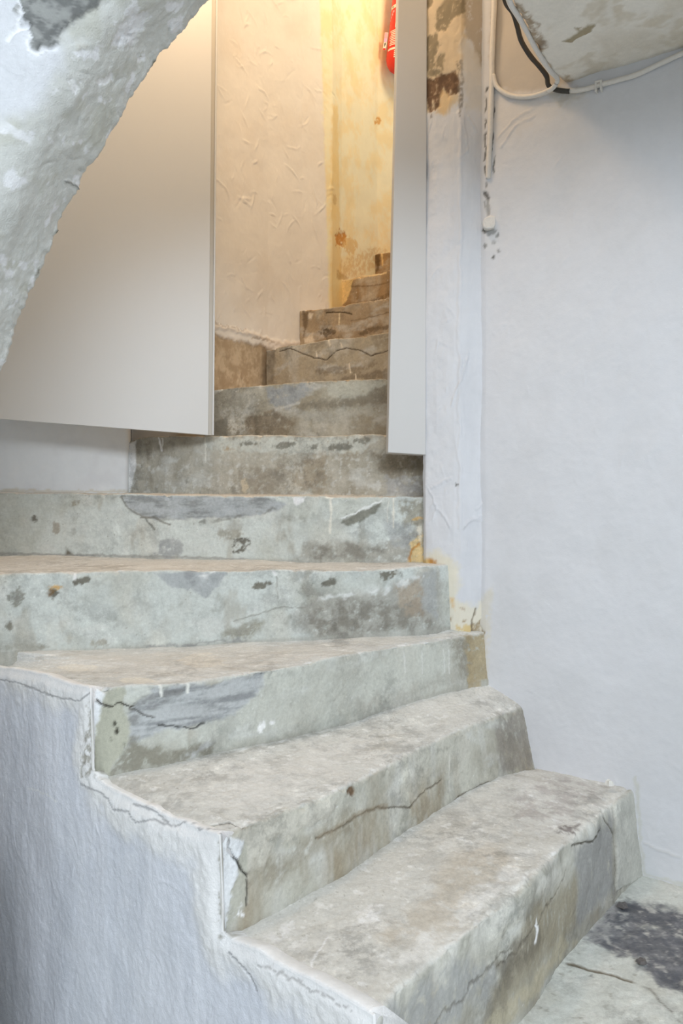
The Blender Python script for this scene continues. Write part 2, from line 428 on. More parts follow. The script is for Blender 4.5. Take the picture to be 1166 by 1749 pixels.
# key curves, left to right (photo pixel + level or depth)
t1 = [SP(640, 1745, 0.007), D(690, 1686, 1.20), D(761, 1627, 1.283), D(828, 1570, 1.385), D(894, 1515, 1.48), D(969, 1442, 1.668), WP(1082, 1343, -0.02)]
b1 = [low(p + np.array([0.004, -0.004, 0]), -0.01) for p in t1]
b1[-1] = low(WP(1099, 1492, -0.02), -0.01)
t2 = [SP(373, 1430, 0.007), D(419, 1410, 1.405), D(523, 1374, 1.505), D(583, 1348, 1.575), D(670, 1304, 1.73), D(757, 1259, 1.895), D(820, 1233, 2.01), WP(897, 1207, -0.02)]
b2 = [SP(374, 1602, 0.007), D(419, 1586, 1.39), D(523, 1530, 1.49), D(590, 1494, 1.56), D(677, 1430, 1.715), D(768, 1371, 1.885), D(838, 1334, 2.0), WP(919, 1314, -0.02)]
t3 = [SP(150, 1183, 0.007), D(214, 1172, 1.672), D(268, 1170, 1.69), D(329, 1168, 1.72), D(395, 1155, 1.775), D(480, 1141, 1.845), D(578, 1121, 1.955), D(676, 1104, 2.075), D(788, 1088, 2.20), D(830, 1080, 2.245)]
b3 = [SP(148, 1328, 0.007), D(190, 1320, 1.655), D(255, 1310, 1.675), D(325, 1296, 1.71), D(395, 1281, 1.77), D(480, 1263, 1.845), D(578, 1240, 1.955), D(680, 1204, 2.075), D(800, 1169, 2.20), D(845, 1160, 2.245)]
t4 = [D(-260, 985, 1.97), D(0, 981, 2.02), D(132, 977, 2.07), D(264, 975, 2.10), D(440, 975, 2.12), D(558, 974, 2.14), D(676, 971, 2.17), D(742, 966, 2.21), D(775, 964, 2.27)]
b4 = [D(-260, 1125, 1.96), D(0, 1117, 2.01), D(132, 1112, 2.06), D(264, 1106, 2.09), D(440, 1096, 2.115), D(558, 1089, 2.14), D(676, 1083, 2.17), D(748, 1075, 2.21), D(785, 1072, 2.27)]
t5 = [D(-260, 842, 2.56), D(0, 842, 2.54), D(132, 842, 2.53), D(264, 845, 2.46), D(440, 847, 2.40), D(558, 848, 2.34), D(700, 848, 2.32), D(760, 848, 2.32)]
b5 = [D(-260, 948, 2.55), D(0, 949, 2.53), D(132, 950, 2.52), D(264, 954, 2.455), D(440, 957, 2.395), D(558, 960, 2.335), D(700, 961, 2.315), D(760, 961, 2.315)]
t6 = [D(217, 757, 2.80), D(234, 749, 2.79), D(264, 745, 2.76), D(440, 744, 2.60), D(560, 744, 2.52), D(661, 743, 2.44), D(760, 743, 2.40)]
b6 = [D(217, 842, 2.79), D(234, 842, 2.78), D(264, 843, 2.75), D(440, 845, 2.59), D(560, 846, 2.51), D(661, 847, 2.43), D(760, 847, 2.39)]
t7 = [D(350, 665, 2.93), D(367, 664, 2.91), D(455, 657, 2.81), D(520, 652, 2.74), D(600, 648, 2.67), D(662, 647, 2.62), D(760, 640, 2.53)]
t8 = [D(455, 598, 3.19), D(475, 593, 3.15), D(520, 586, 3.06), D(600, 575, 2.94), D(666, 567, 2.83), D(750, 555, 2.71)]
t9 = [D(512, 531, 3.36), D(530, 530, 3.34), D(556, 526, 3.29), D(610, 518, 3.19), D(668, 508, 3.09), D(760, 495, 2.93)]
t10 = [D(580, 480, 3.61), D(605, 475, 3.56), D(640, 469, 3.49), D(670, 460, 3.42), D(780, 430, 3.2)]
t11 = [D(640, 434, 3.85), D(655, 432, 3.82), D(670, 429, 3.78), D(800, 400, 3.5)]
LV = {6: 0.152, 7: 0.335, 8: 0.52, 9: 0.705, 10: 0.89}
def drop(t, z): return [low(p, EYE + z) for p in t]
b7, b8, b9, b10, b11 = drop(t7, .145), drop(t8, .325), drop(t9, .51), drop(t10, .70), drop(t11, .88)
def slid(b, n=1.0, add=(0, 0.03)):    # curve a touch behind, used as hidden back edge
    return [p + np.array([add[0], add[1], 0.0]) for p in b]
def resamp(b, first, last): return [np.array(first)] + [np.array(p) for p in b[1:-1]] + [np.array(last)]
# back edges of the treads: the foot of the riser above, with the outer end on the plastered side
k1 = [SP(373, 1598, 0.007)] + [p for p in slid(b2)[1:]]
k1[-1] = WP(925, 1312, -0.02)
k2 = [SP(146, 1326, 0.007)] + slid(b3)[1:-1] + [WP(850, 1172, -0.02)]
k3 = [SP(-140, 1123, 0.007)] + slid(b4)[1:]
k4, k5 = slid(b5), slid(b6)
k5[0] = D(-260, 838, 2.80)
k6, k7, k8, k9, k10 = slid(b7), slid(b8), slid(b9), slid(b10), slid(b11)
k11 = [p + np.array([0.1, 0.35, 0]) for p in t11]
t12 = [p + np.array([0.15, 0.28, 0.185]) for p in t11]; b12 = [low(p, EYE + 1.06) for p in t12]
k12 = [p + np.array([0.2, 0.33, 0]) for p in t12]

def p1(S):
    base(S, A(182, 181, 171), A(146, 142, 131), A(206, 205, 200), 0.52, 0.4)
    # smeared cement over the worn edge
    S.tone(A(206, 205, 198), np.exp(-((S.rise + 0.012) / 0.032) ** 2) * sstep(-0.3, 0.3, S.n(9, 4, 50)) * 0.85)
    S.fill([(640, 1749), (760, 1668), (830, 1640), (850, 1680), (770, 1749), (660, 1800)], A(160, 161, 160), a=0.8, soft=0.02, warp=0.03, f=20, brk=0.25)
    S.fill([(985, 1450), (1046, 1400), (1048, 1520), (1000, 1570), (975, 1590), (985, 1520)], A(148, 148, 146), a=0.85, soft=0.015, warp=0.02, f=30, brk=0.1, sy=0.35)
    S.fill([(900, 1560), (985, 1500), (985, 1585), (905, 1670), (840, 1740), (845, 1690)], A(146, 138, 118), a=0.75, soft=0.02, warp=0.02, f=25, brk=0.2, sy=0.4)
    S.fill([(850, 1640), (905, 1590), (930, 1600), (850, 1700)], A(112, 106, 94), a=0.7, soft=0.015, warp=0.02, f=30, brk=0.35, sy=0.5)
    S.fill([(860, 1720), (960, 1600), (985, 1610), (862, 1749), (800, 1790)], A(176, 168, 146), a=0.8, soft=0.01, warp=0.012, f=30, brk=0.15, sy=0.4)
    S.fill([(1049, 1372), (1085, 1340), (1100, 1495), (1050, 1522)], A(186, 186, 178), a=0.95, soft=0.003, warp=0.004, dep=0.006)
    S.line([(1034, 1395), (1048, 1425), (1050, 1468), (1049, 1520)], 0.0014, A(110, 106, 96), dep=-0.003)
    S.line([(978, 1446), (1010, 1435), (1030, 1415)], 0.002, A(90, 86, 76), dep=-0.003)
    S.line([(968, 1490), (955, 1520), (920, 1570), (880, 1625), (850, 1650)], 0.0022, A(104, 98, 86), a=0.7, dep=-0.004, warp=0.008)
    S.line([(870, 1620), (800, 1690), (740, 1749)], 0.003, A(110, 106, 98), a=0.6, dep=-0.004, warp=0.01)
    S.line([(914, 1572), (917, 1590), (913, 1608)], 0.005, A(232, 232, 232))
    # tread
    S.fill([(880, 1350), (960, 1322), (1030, 1350), (1000, 1395), (930, 1420), (880, 1400)], A(170, 163, 160), a=0.6, soft=0.02, warp=0.03, f=18, brk=0.62, brk_f=30)
    S.fill([(950, 1412), (990, 1410), (980, 1424), (950, 1422)], A(112, 102, 100), a=0.8, warp=0.01, brk=0.4)
    S.fill([(700, 1540), (800, 1450), (880, 1420), (860, 1500), (740, 1600), (660, 1600)], A(190, 180, 164), a=0.55, soft=0.03, warp=0.05, f=10, brk=0.35, brk_f=20)
    S.fill([(640, 1650), (720, 1590), (860, 1480), (930, 1425), (900, 1480), (780, 1590), (690, 1660)], A(226, 226, 224), a=0.6, soft=0.012, warp=0.03, f=20, brk=0.45, brk_f=30)
    S.line([(525, 1672), (540, 1630), (560, 1598)], 0.0018, A(238, 238, 236))
    S.fill([(450, 1600), (500, 1570), (505, 1600), (470, 1612)], A(236, 236, 236), a=0.8, brk=0.5)
    S.fill([(600, 1560), (650, 1545), (650, 1575), (610, 1580)], A(236, 236, 232), a=0.8, warp=0.02, brk=0.5)
    S.h += 0.006 * S.n(9, 3, 70) * np.exp(-((S.rise + 0.01) / 0.05) ** 2)
step(1, t1, b1, k1, du=0.0026, dr=0.0026, dt=0.0036, nose=0.014, seed=1, paint=p1, under=LOWER)

def p2(S):
    base(S, A(186, 185, 174), A(160, 156, 143), A(207, 207, 203), 0.50, 0.25)
    S.tone(A(150, 138, 116), sstep(-0.05, 0.55, S.n(9, 4, 51, 1.0, 0.25)) * sstep(0.13, 0.03, S.V) * S.onr * 0.75)
    S.tone(A(196, 196, 190), sstep(0.0, 0.5, S.n(14, 4, 52, 1.0, 0.3)) * S.onr * 0.5)
    S.fill([(388, 1432), (440, 1400), (540, 1370), (590, 1350), (560, 1400), (470, 1440), (440, 1480), (400, 1490)], A(196, 193, 182), a=0.9, soft=0.012, warp=0.02, f=20, dep=0.004, brk=0.12)
    S.fill([(440, 1480), (560, 1410), (640, 1370), (640, 1395), (560, 1445), (460, 1520)], A(142, 134, 116), a=0.6, soft=0.015, warp=0.02, f=18, brk=0.35)
    S.fill([(386, 1436), (420, 1440), (424, 1540), (384, 1600)], A(180, 180, 168), a=0.8, soft=0.004, warp=0.004)
    S.fill([(840, 1240), (900, 1205), (920, 1310), (860, 1325)], A(140, 134, 126), a=0.7, soft=0.015, warp=0.02, f=18, brk=0.2)
    S.fill([(360, 1434), (412, 1436), (406, 1478), (395, 1520), (386, 1590), (360, 1590)], A(226, 229, 235), soft=0.004, warp=0.006, f=60, dep=0.003)
    S.line([(540, 1432), (560, 1423), (612, 1394), (643, 1379), (698, 1379), (726, 1350), (752, 1332)], 0.0015, A(110, 102, 88), dep=-0.003)
    S.line([(545, 1430), (612, 1390), (660, 1376)], 0.005, A(140, 126, 104), a=0.5)
    S.line([(776, 1371), (804, 1358), (835, 1335)], 0.0014, A(110, 102, 88), dep=-0.003)
    S.line([(388, 1428), (386, 1447), (404, 1472), (422, 1494)], 0.0016, A(40, 38, 34), dep=-0.004)
    S.line([(422, 1494), (423, 1520), (422, 1548)], 0.0013, A(50, 48, 44), dep=-0.003)
    S.oval(600, 1350, 7, 9, A(120, 100, 80), dep=-0.004)
    S.oval(404, 1562, 8, 6, A(232, 232, 232), warp=0.008)
    S.line([(767, 1290), (768, 1350)], 0.0015, A(216, 214, 206), a=0.8)
    S.line([(360, 1412), (392, 1404), (415, 1412)], 0.0022, A(80, 76, 68), dep=-0.004)
    S.fill([(330, 1350), (480, 1290), (560, 1262), (640, 1265), (520, 1340), (400, 1390)], A(216, 215, 211), a=0.7, soft=0.04, warp=0.05, f=8)
    S.line([(230, 1312), (420, 1284), (560, 1250)], 0.006, A(170, 168, 160), a=0.5, warp=0.012)
step(2, t2, b2, k2, du=0.0026, dr=0.0026, dt=0.0036, nose=0.010, seed=2, paint=p2, under=LOWER)

def p3(S):
    base(S, A(192, 194, 186), A(172, 171, 161), A(206, 207, 205), 0.40, 0.2)
    blue = [(254, 1176), (354, 1170), (449, 1149), (450, 1172), (400, 1222), (330, 1240), (280, 1246), (222, 1272), (220, 1221), (233, 1200), (258, 1186)]
    S.fill(blue, A(180, 183, 184), a=0.95, soft=0.005, warp=0.008, f=35, dep=-0.003)
    S.fill(blue, A(120, 122, 124), a=0.7, soft=0.008, warp=0.01, f=30, brk=0.72, brk_f=26, sx=0.35, sy=2.2)
    S.fill([(222, 1205), (262, 1180), (330, 1172), (300, 1188), (240, 1225), (230, 1262), (220, 1268)], A(126, 126, 124), a=0.7, brk=0.5, brk_f=40, warp=0.01, sx=0.5, sy=1.6)
    S.fill([(187, 1320), (215, 1280), (225, 1262), (290, 1284), (358, 1268), (362, 1286), (268, 1308)], A(128, 124, 110), a=0.8, soft=0.008, warp=0.012, brk=0.2)
    S.fill([(162, 1190), (212, 1172), (214, 1215), (222, 1240), (216, 1275), (186, 1318), (155, 1326)], A(178, 178, 162), a=0.9, soft=0.004, warp=0.006)
    S.fill([(310, 1295), (360, 1262), (372, 1262), (330, 1300)], A(190, 192, 194), a=0.6, brk=0.4)
    S.fill([(450, 1160), (600, 1130), (700, 1110), (780, 1100), (790, 1160), (600, 1225), (480, 1255), (430, 1240)], A(188, 189, 180), a=0.55, soft=0.02, warp=0.02, brk=0.2, sy=0.4)
    S.fill([(600, 1200), (700, 1180), (790, 1130), (800, 1168), (700, 1205), (600, 1235)], A(160, 156, 146), a=0.5, soft=0.02, warp=0.02, brk=0.3, sy=0.4)
    S.fill([(125, 1180), (176, 1184), (171, 1220), (162, 1260), (154, 1310), (125, 1310)], A(226, 229, 235), soft=0.004, warp=0.006, f=60, dep=0.003)
    S.line([(160, 1196), (180, 1203), (192, 1206), (200, 1200), (212, 1203), (228, 1206)], 0.0016, A(62, 58, 50), dep=-0.004)
    S.line([(222, 1210), (248, 1222), (262, 1226)], 0.0013, A(90, 88, 84), dep=-0.003)
    S.line([(270, 1240), (290, 1240), (330, 1244), (350, 1236)], 0.0016, A(80, 80, 78), dep=-0.003)
    S.line([(272, 1170), (276, 1188)], 0.0018, A(226, 226, 220)); S.line([(321, 1168), (321, 1182)], 0.003, A(226, 226, 220))
    S.oval(446, 1240, 6, 8, WHITE, warp=0.005); S.oval(463, 1234, 4, 5, WHITE, warp=0.004)
    for x, y in ((196, 1238), (200, 1248), (190, 1262), (212, 1276)): S.oval(x, y, 3, 4, A(70, 68, 58), dep=-0.003, warp=0.004)
    for x in (690, 720, 757, 765): S.line([(x, 1112), (x + 2, 1150)], 0.0014, A(214, 214, 210), a=0.7)
    S.fill([(768, 1092), (800, 1086), (812, 1160), (795, 1170), (780, 1140)], A(136, 130, 116), a=0.6, soft=0.01, warp=0.012, brk=0.3)
    S.fill([(790, 1086), (845, 1070), (860, 1165), (800, 1172)], A(164, 148, 116), a=0.85, soft=0.008, warp=0.012, f=40, brk=0.15, dep=-0.003)
    # tread
    S.oval(133, 1140, 32, 6, A(226, 222, 212), a=0.9); S.oval(345, 1128, 38, 12, A(224, 218, 206), a=0.7, warp=0.015)
    S.oval(236, 1163, 32, 6, A(224, 220, 210), a=0.8)
    S.fill([(60, 1130), (350, 1110), (640, 1092), (600, 1112), (430, 1140), (250, 1158), (100, 1150)], A(206, 202, 195), a=0.4, soft=0.02, warp=0.03, brk=0.15)
    S.fill([(560, 1092), (740, 1078), (780, 1084), (640, 1104)], A(206, 204, 198), a=0.8)
step(3, t3, b3, k3, du=0.0027, dr=0.0027, dt=0.004, nose=0.007, seed=3, paint=p3, under=LOWER)

def p4(S):
    base(S, A(197, 202, 198), A(182, 184, 176), A(206, 204, 199), 0.40, 0.5)
    S.fill([(510, 1040), (560, 1015), (640, 1010), (700, 985), (750, 970), (752, 1076), (640, 1086), (540, 1088), (500, 1070)], A(158, 156, 148), a=0.85, soft=0.015, warp=0.02, f=16, brk=0.18)
    S.fill([(520, 1040), (580, 1025), (640, 1030), (720, 1020), (740, 1070), (640, 1082), (530, 1084)], A(124, 120, 110), a=0.75, soft=0.015, warp=0.02, f=20, brk=0.5, brk_f=35)
    S.fill([(670, 1000), (720, 985), (724, 1050), (690, 1050)], A(166, 152, 134), a=0.7, soft=0.012, warp=0.015, brk=0.25)
    S.fill([(720, 980), (745, 975), (748, 1060), (722, 1040)], A(164, 167, 168), a=0.6, brk=0.2)
    S.line([(545, 1022), (600, 1016), (650, 1012), (690, 996), (720, 984)], 0.006, A(214, 216, 214), a=0.8, warp=0.008, fade=0.3)
    S.fill([(262, 978), (330, 976), (385, 980), (372, 1000), (352, 1022), (330, 1004), (285, 1002)], A(168, 172, 173), a=0.95, soft=0.004, warp=0.008, f=30)
    S.fill([(312, 976), (336, 976), (332, 998), (318, 998)], A(132, 134, 136), a=0.6, brk=0.3)
    S.fill([(340, 984), (366, 976), (352, 988)], WHITE, warp=0.005)
    for x, y, rx, ry in ((447, 998, 20, 5), (561, 995, 15, 5), (667, 982, 18, 6), (140, 992, 13, 4), (90, 1014, 10, 6)):
        S.oval(x, y, rx, ry, A(120, 118, 108), warp=0.006, rot=-0.1, brk=0.1)
    S.oval(94, 1004, 9, 6, A(196, 158, 96), warp=0.006, a=0.9); S.oval(88, 1012, 6, 4, A(120, 96, 66), warp=0.004, a=0.8)
    S.oval(30, 1022, 11, 16, A(146, 146, 138), brk=0.35, warp=0.008); S.oval(18, 1070, 8, 5, A(130, 128, 118), warp=0.006)
    S.fill([(380, 1078), (440, 1060), (452, 1065), (430, 1088), (380, 1092)], A(140, 136, 122), a=0.75, soft=0.008, warp=0.01, brk=0.3)
    S.fill([(0, 1098), (80, 1102), (60, 1116), (0, 1116)], A(150, 148, 138), a=0.6, brk=0.4); S.oval(75, 1105, 14, 5, A(142, 138, 126), a=0.7, brk=0.2)
    S.oval(170, 1098, 14, 6, A(150, 144, 130), a=0.7, brk=0.3)
    S.line([(400, 1062), (440, 1050), (480, 1036), (520, 1040)], 0.0011, A(128, 126, 118), a=0.8)
    S.line([(473, 985), (474, 1030)], 0.002, A(140, 138, 130), a=0.5)
    S.line([(468, 976), (470, 982)], 0.004, WHITE); S.line([(130, 980), (128, 990)], 0.003, WHITE)
    S.line([(250, 1108), (330, 1100), (420, 1092)], 0.003, A(150, 150, 148), a=0.7, warp=0.008)
step(4, t4, b4, k4, du=0.0034, dr=0.003, nose=0.006, seed=4, paint=p4, under=LOWER)

def p5(S):
    base(S, A(200, 205, 201), A(183, 186, 178), A(204, 198, 189), 0.40, 0.6)
    bl = [(205, 846), (330, 846), (450, 849), (492, 862), (470, 874), (430, 882), (330, 886), (262, 888), (245, 882), (218, 866)]
    S.fill(bl, A(172, 176, 178), a=0.95, soft=0.004, warp=0.006, f=40, dep=-0.002)
    S.fill(bl, A(128, 130, 128), a=0.7, soft=0.006, warp=0.008, brk=0.70, brk_f=28, sx=0.35, sy=1.8)
    S.line([(206, 848), (220, 868), (246, 884), (265, 905)], 0.003, A(120, 120, 114), a=0.8)
    S.line([(340, 892), (380, 886), (430, 878), (470, 870)], 0.005, A(126, 126, 120), a=0.75, warp=0.008, fade=0.3)
    S.line([(240, 885), (262, 884), (290, 896)], 0.003, A(122, 120, 112), a=0.8)
    S.fill([(265, 945), (275, 925), (290, 915), (310, 930), (312, 948), (290, 952)], A(160, 162, 162), a=0.85, brk=0.2, soft=0.006, warp=0.012)
    S.oval(408, 930, 17, 13, A(112, 110, 102), brk=0.55, brk_f=70, warp=0.01)
    S.oval(390, 912, 22, 8, A(156, 152, 140), a=0.7, brk=0.4)
    S.fill([(580, 895), (588, 884), (612, 876), (650, 858), (640, 878), (606, 897)], A(128, 128, 118), a=0.95, soft=0.004, warp=0.006)
    S.line([(585, 884), (620, 870), (652, 856)], 0.003, A(222, 224, 222), a=0.9, warp=0.005)
    S.fill([(520, 935), (560, 925), (640, 928), (700, 905), (722, 860), (722, 960), (600, 960), (505, 956)], A(152, 148, 138), a=0.75, soft=0.015, warp=0.02, f=16, brk=0.22)
    S.fill([(530, 938), (600, 930), (660, 935), (640, 955), (540, 956)], A(122, 118, 108), a=0.65, soft=0.012, warp=0.015, brk=0.45, brk_f=35)
    S.fill([(680, 855), (722, 852), (722, 900), (690, 900)], A(146, 140, 124), a=0.75, brk=0.3)
    S.fill([(655, 890), (700, 895), (715, 940), (670, 935)], A(166, 169, 170), a=0.6, brk=0.35)
    S.fill([(500, 850), (522, 849), (518, 858), (508, 864), (502, 860)], A(236, 236, 238), warp=0.003, soft=0.003)
    S.line([(563, 849), (565, 870), (564, 910)], 0.0030, CREAM, warp=0.001); S.line([(558, 850), (568, 850)], 0.003, CREAM, warp=0.001)
    S.line([(672, 853), (672, 900)], 0.0026, CREAM, warp=0.001); S.line([(664, 856), (662, 870), (661, 892)], 0.0012, A(214, 212, 204), warp=0.001)
    S.oval(97, 902, 6, 9, A(164, 160, 150), warp=0.006); S.oval(56, 884, 4, 4, A(120, 118, 110)); S.oval(128, 858, 6, 4, A(156, 152, 140))
    S.fill([(112, 950), (113, 934), (126, 948)], A(112, 108, 96), warp=0.004)
    S.line([(0, 946), (120, 948), (300, 951), (420, 955)], 0.003, A(140, 138, 134), a=0.6, warp=0.004)
    S.fill([(700, 925), (722, 912), (726, 962), (698, 960)], A(214, 190, 142), soft=0.005, warp=0.01, brk=0.1)
    S.line([(700, 955), (704, 938), (716, 930)], 0.004, A(188, 132, 62), a=0.8, warp=0.008)
    S.line([(704, 888), (722, 884)], 0.004, A(206, 170, 112), a=0.8, warp=0.006); S.fill([(712, 900), (722, 895), (722, 930), (714, 925)], A(226, 220, 204), a=0.8)
step(5, t5, b5, k5, du=0.0034, dr=0.003, nose=0.006, seed=5, paint=p5, under=LOWER)

def p6(S):
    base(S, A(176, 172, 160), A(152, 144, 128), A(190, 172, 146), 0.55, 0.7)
    S.fill([(340, 750), (470, 748), (600, 748), (650, 752), (620, 772), (520, 776), (430, 772), (360, 770)], A(194, 196, 188), a=0.85, soft=0.008, warp=0.015, brk=0.12)
    S.tone(A(206, 207, 202), sstep(0.15, 0.5, S.n(36, 5, 61)) * sstep(0.15, 0.10, S.V) * S.onr * 0.6)
    for x, y, rx, ry in ((428, 758, 18, 3), (482, 760, 20, 5), (532, 763, 8, 4), (580, 764, 22, 6), (620, 752, 16, 4)): S.oval(x, y, rx, ry, A(118, 116, 106), warp=0.006, rot=-0.1, a=0.85)
    S.fill([(520, 780), (560, 778), (560, 842), (515, 842), (500, 810)], A(150, 138, 118), a=0.7, brk=0.2, soft=0.015, warp=0.02)
    S.fill([(400, 800), (500, 795), (500, 844), (400, 844)], A(136, 128, 114), a=0.6, brk=0.3, soft=0.015, warp=0.02)
    S.fill([(630, 770), (724, 775), (724, 820), (660, 815)], A(110, 100, 82), a=0.7, soft=0.015, warp=0.015, brk=0.15)  # shadow below the narrow board, painted into the riser colour
    S.fill([(660, 815), (724, 820), (722, 846), (660, 846)], A(160, 160, 162), a=0.55, soft=0.01, warp=0.015, brk=0.3)
    S.oval(418, 826, 5, 12, A(210, 196, 170), a=0.6, brk=0.2)
    S.fill([(217, 760), (232, 752), (232, 800), (222, 842), (217, 842)], A(226, 227, 226), warp=0.004, soft=0.004)
    S.line([(271, 748), (276, 768)], 0.004, A(232, 232, 228), warp=0.004); S.line([(278, 748), (276, 765)], 0.003, A(232, 232, 228), warp=0.004)
    S.line([(350, 747), (351, 790)], 0.0014, A(224, 222, 212)); S.oval(390, 768, 8, 4, A(170, 140, 96), a=0.6)
    S.line([(240, 842), (400, 845), (640, 847)], 0.002, A(206, 192, 172), a=0.7)
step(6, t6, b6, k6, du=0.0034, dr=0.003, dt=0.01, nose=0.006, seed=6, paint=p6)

def p7(S):
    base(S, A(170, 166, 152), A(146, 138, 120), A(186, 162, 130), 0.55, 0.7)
    S.fill([(455, 664), (520, 655), (534, 664), (510, 685), (490, 698), (460, 690)], A(154, 158, 160), a=0.85, soft=0.006, warp=0.01, brk=0.15)
    S.fill([(560, 655), (660, 650), (660, 660), (610, 682), (560, 676)], A(184, 184, 172), a=0.8, soft=0.008, warp=0.012, brk=0.1)
    S.fill([(610, 678), (660, 658), (662, 690), (540, 700), (520, 690)], A(126, 120, 106), a=0.8, soft=0.008, warp=0.012, brk=0.2)
    S.fill([(520, 704), (600, 696), (662, 690), (662, 705), (560, 722), (500, 715)], A(176, 174, 164), a=0.65, soft=0.01, warp=0.015, brk=0.25)
    S.fill([(418, 712), (470, 700), (505, 725), (490, 742), (420, 742)], A(124, 112, 94), a=0.75, soft=0.008, warp=0.012, brk=0.2)
    S.fill([(376, 700), (420, 695), (415, 742), (392, 742)], A(204, 202, 192), a=0.75, soft=0.006, warp=0.012, brk=0.55, brk_f=80)
    S.fill([(366, 720), (390, 712), (388, 744), (366, 744)], A(132, 128, 116), a=0.8)
    S.line([(366, 668), (380, 665)], 0.005, A(220, 216, 204)); S.line([(470, 700), (510, 688)], 0.004, A(196, 196, 190), a=0.7)
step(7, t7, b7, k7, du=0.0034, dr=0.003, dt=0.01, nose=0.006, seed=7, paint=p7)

def p8(S):
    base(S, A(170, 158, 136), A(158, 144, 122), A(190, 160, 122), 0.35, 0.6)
    S.line([(477, 600), (495, 595), (520, 605), (535, 611), (558, 615), (574, 600), (592, 594), (614, 598), (632, 608), (664, 598)], 0.0017, A(88, 74, 56), dep=-0.003, warp=0.002)
    S.fill([(540, 634), (575, 626), (620, 628), (640, 615), (650, 620), (600, 640), (545, 640)], A(120, 108, 88), a=0.6, brk=0.4, warp=0.01)
    S.fill([(570, 648), (660, 630), (662, 648)], A(120, 108, 90), a=0.7, warp=0.01, brk=0.15)
    S.fill([(452, 600), (470, 598), (468, 655), (452, 655)], A(112, 100, 82), a=0.6, soft=0.01)
    for x, y, l in ((597, 622, 14), (607, 640, 10), (540, 600, 10), (562, 582, 8), (582, 586, 6)): S.line([(x, y), (x + 1, y + l)], 0.0028, A(220, 208, 186), warp=0.003)
    S.fill([(632, 575), (664, 570), (664, 595), (640, 592)], A(138, 126, 106), a=0.5, brk=0.5)
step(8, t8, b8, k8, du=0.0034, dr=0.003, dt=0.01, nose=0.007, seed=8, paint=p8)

def p9(S):
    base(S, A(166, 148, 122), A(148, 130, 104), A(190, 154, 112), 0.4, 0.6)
    S.line([(556, 534), (575, 533), (590, 534), (600, 537)], 0.0022, A(88, 72, 52), dep=-0.003)
    S.oval(562, 568, 13, 8, A(96, 82, 64), a=0.8, warp=0.01, brk=0.2); S.fill([(610, 570), (625, 560), (668, 552), (668, 562), (640, 566), (615, 575)], A(100, 84, 64), a=0.75, warp=0.01, brk=0.15)
    S.line([(579, 536), (579, 554)], 0.003, A(220, 204, 172)); S.fill([(518, 532), (530, 532), (524, 560), (518, 575)], A(110, 92, 70), a=0.8, warp=0.008)
    S.fill([(528, 534), (535, 536), (532, 545), (526, 545)], A(222, 210, 190)); S.fill([(520, 580), (535, 570), (538, 585), (520, 586)], A(216, 202, 178), warp=0.006)
    S.line([(600, 548), (640, 540), (668, 532)], 0.002, A(118, 102, 80), a=0.7)
step(9, t9, b9, k9, du=0.0034, dr=0.003, dt=0.01, nose=0.007, seed=9, paint=p9)
def p10(S):
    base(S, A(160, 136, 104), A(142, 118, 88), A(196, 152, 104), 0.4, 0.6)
    S.fill([(582, 478), (603, 478), (596, 502), (590, 515), (583, 524), (580, 520)], A(228, 202, 148), warp=0.006, soft=0.004)
    S.line([(585, 480), (620, 474), (660, 466)], 0.004, A(222, 198, 154), a=0.9)
    S.line([(600, 490), (640, 488), (668, 482)], 0.003, A(110, 90, 64), a=0.6); S.fill([(620, 518), (668, 496), (668, 508), (625, 522)], A(104, 84, 60), a=0.6, brk=0.3)
step(10, t10, b10, k10, du=0.004, nose=0.007, seed=10, paint=p10)
def p11(S):
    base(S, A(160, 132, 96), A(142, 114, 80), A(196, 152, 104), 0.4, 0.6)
    S.fill([(640, 434), (649, 433), (648, 462), (642, 466)], A(92, 74, 50), a=0.85); S.line([(652, 433), (653, 452)], 0.005, A(224, 196, 146))
step(11, t11, b11, k11, du=0.005, nose=0.007, seed=11, paint=p11)
step(12, t12, b12, k12, du=0.006, nose=0.007, seed=12, paint=lambda S: base(S, A(160, 132, 96), A(142, 114, 80), A(196, 152, 104), 0.4, 0.6))

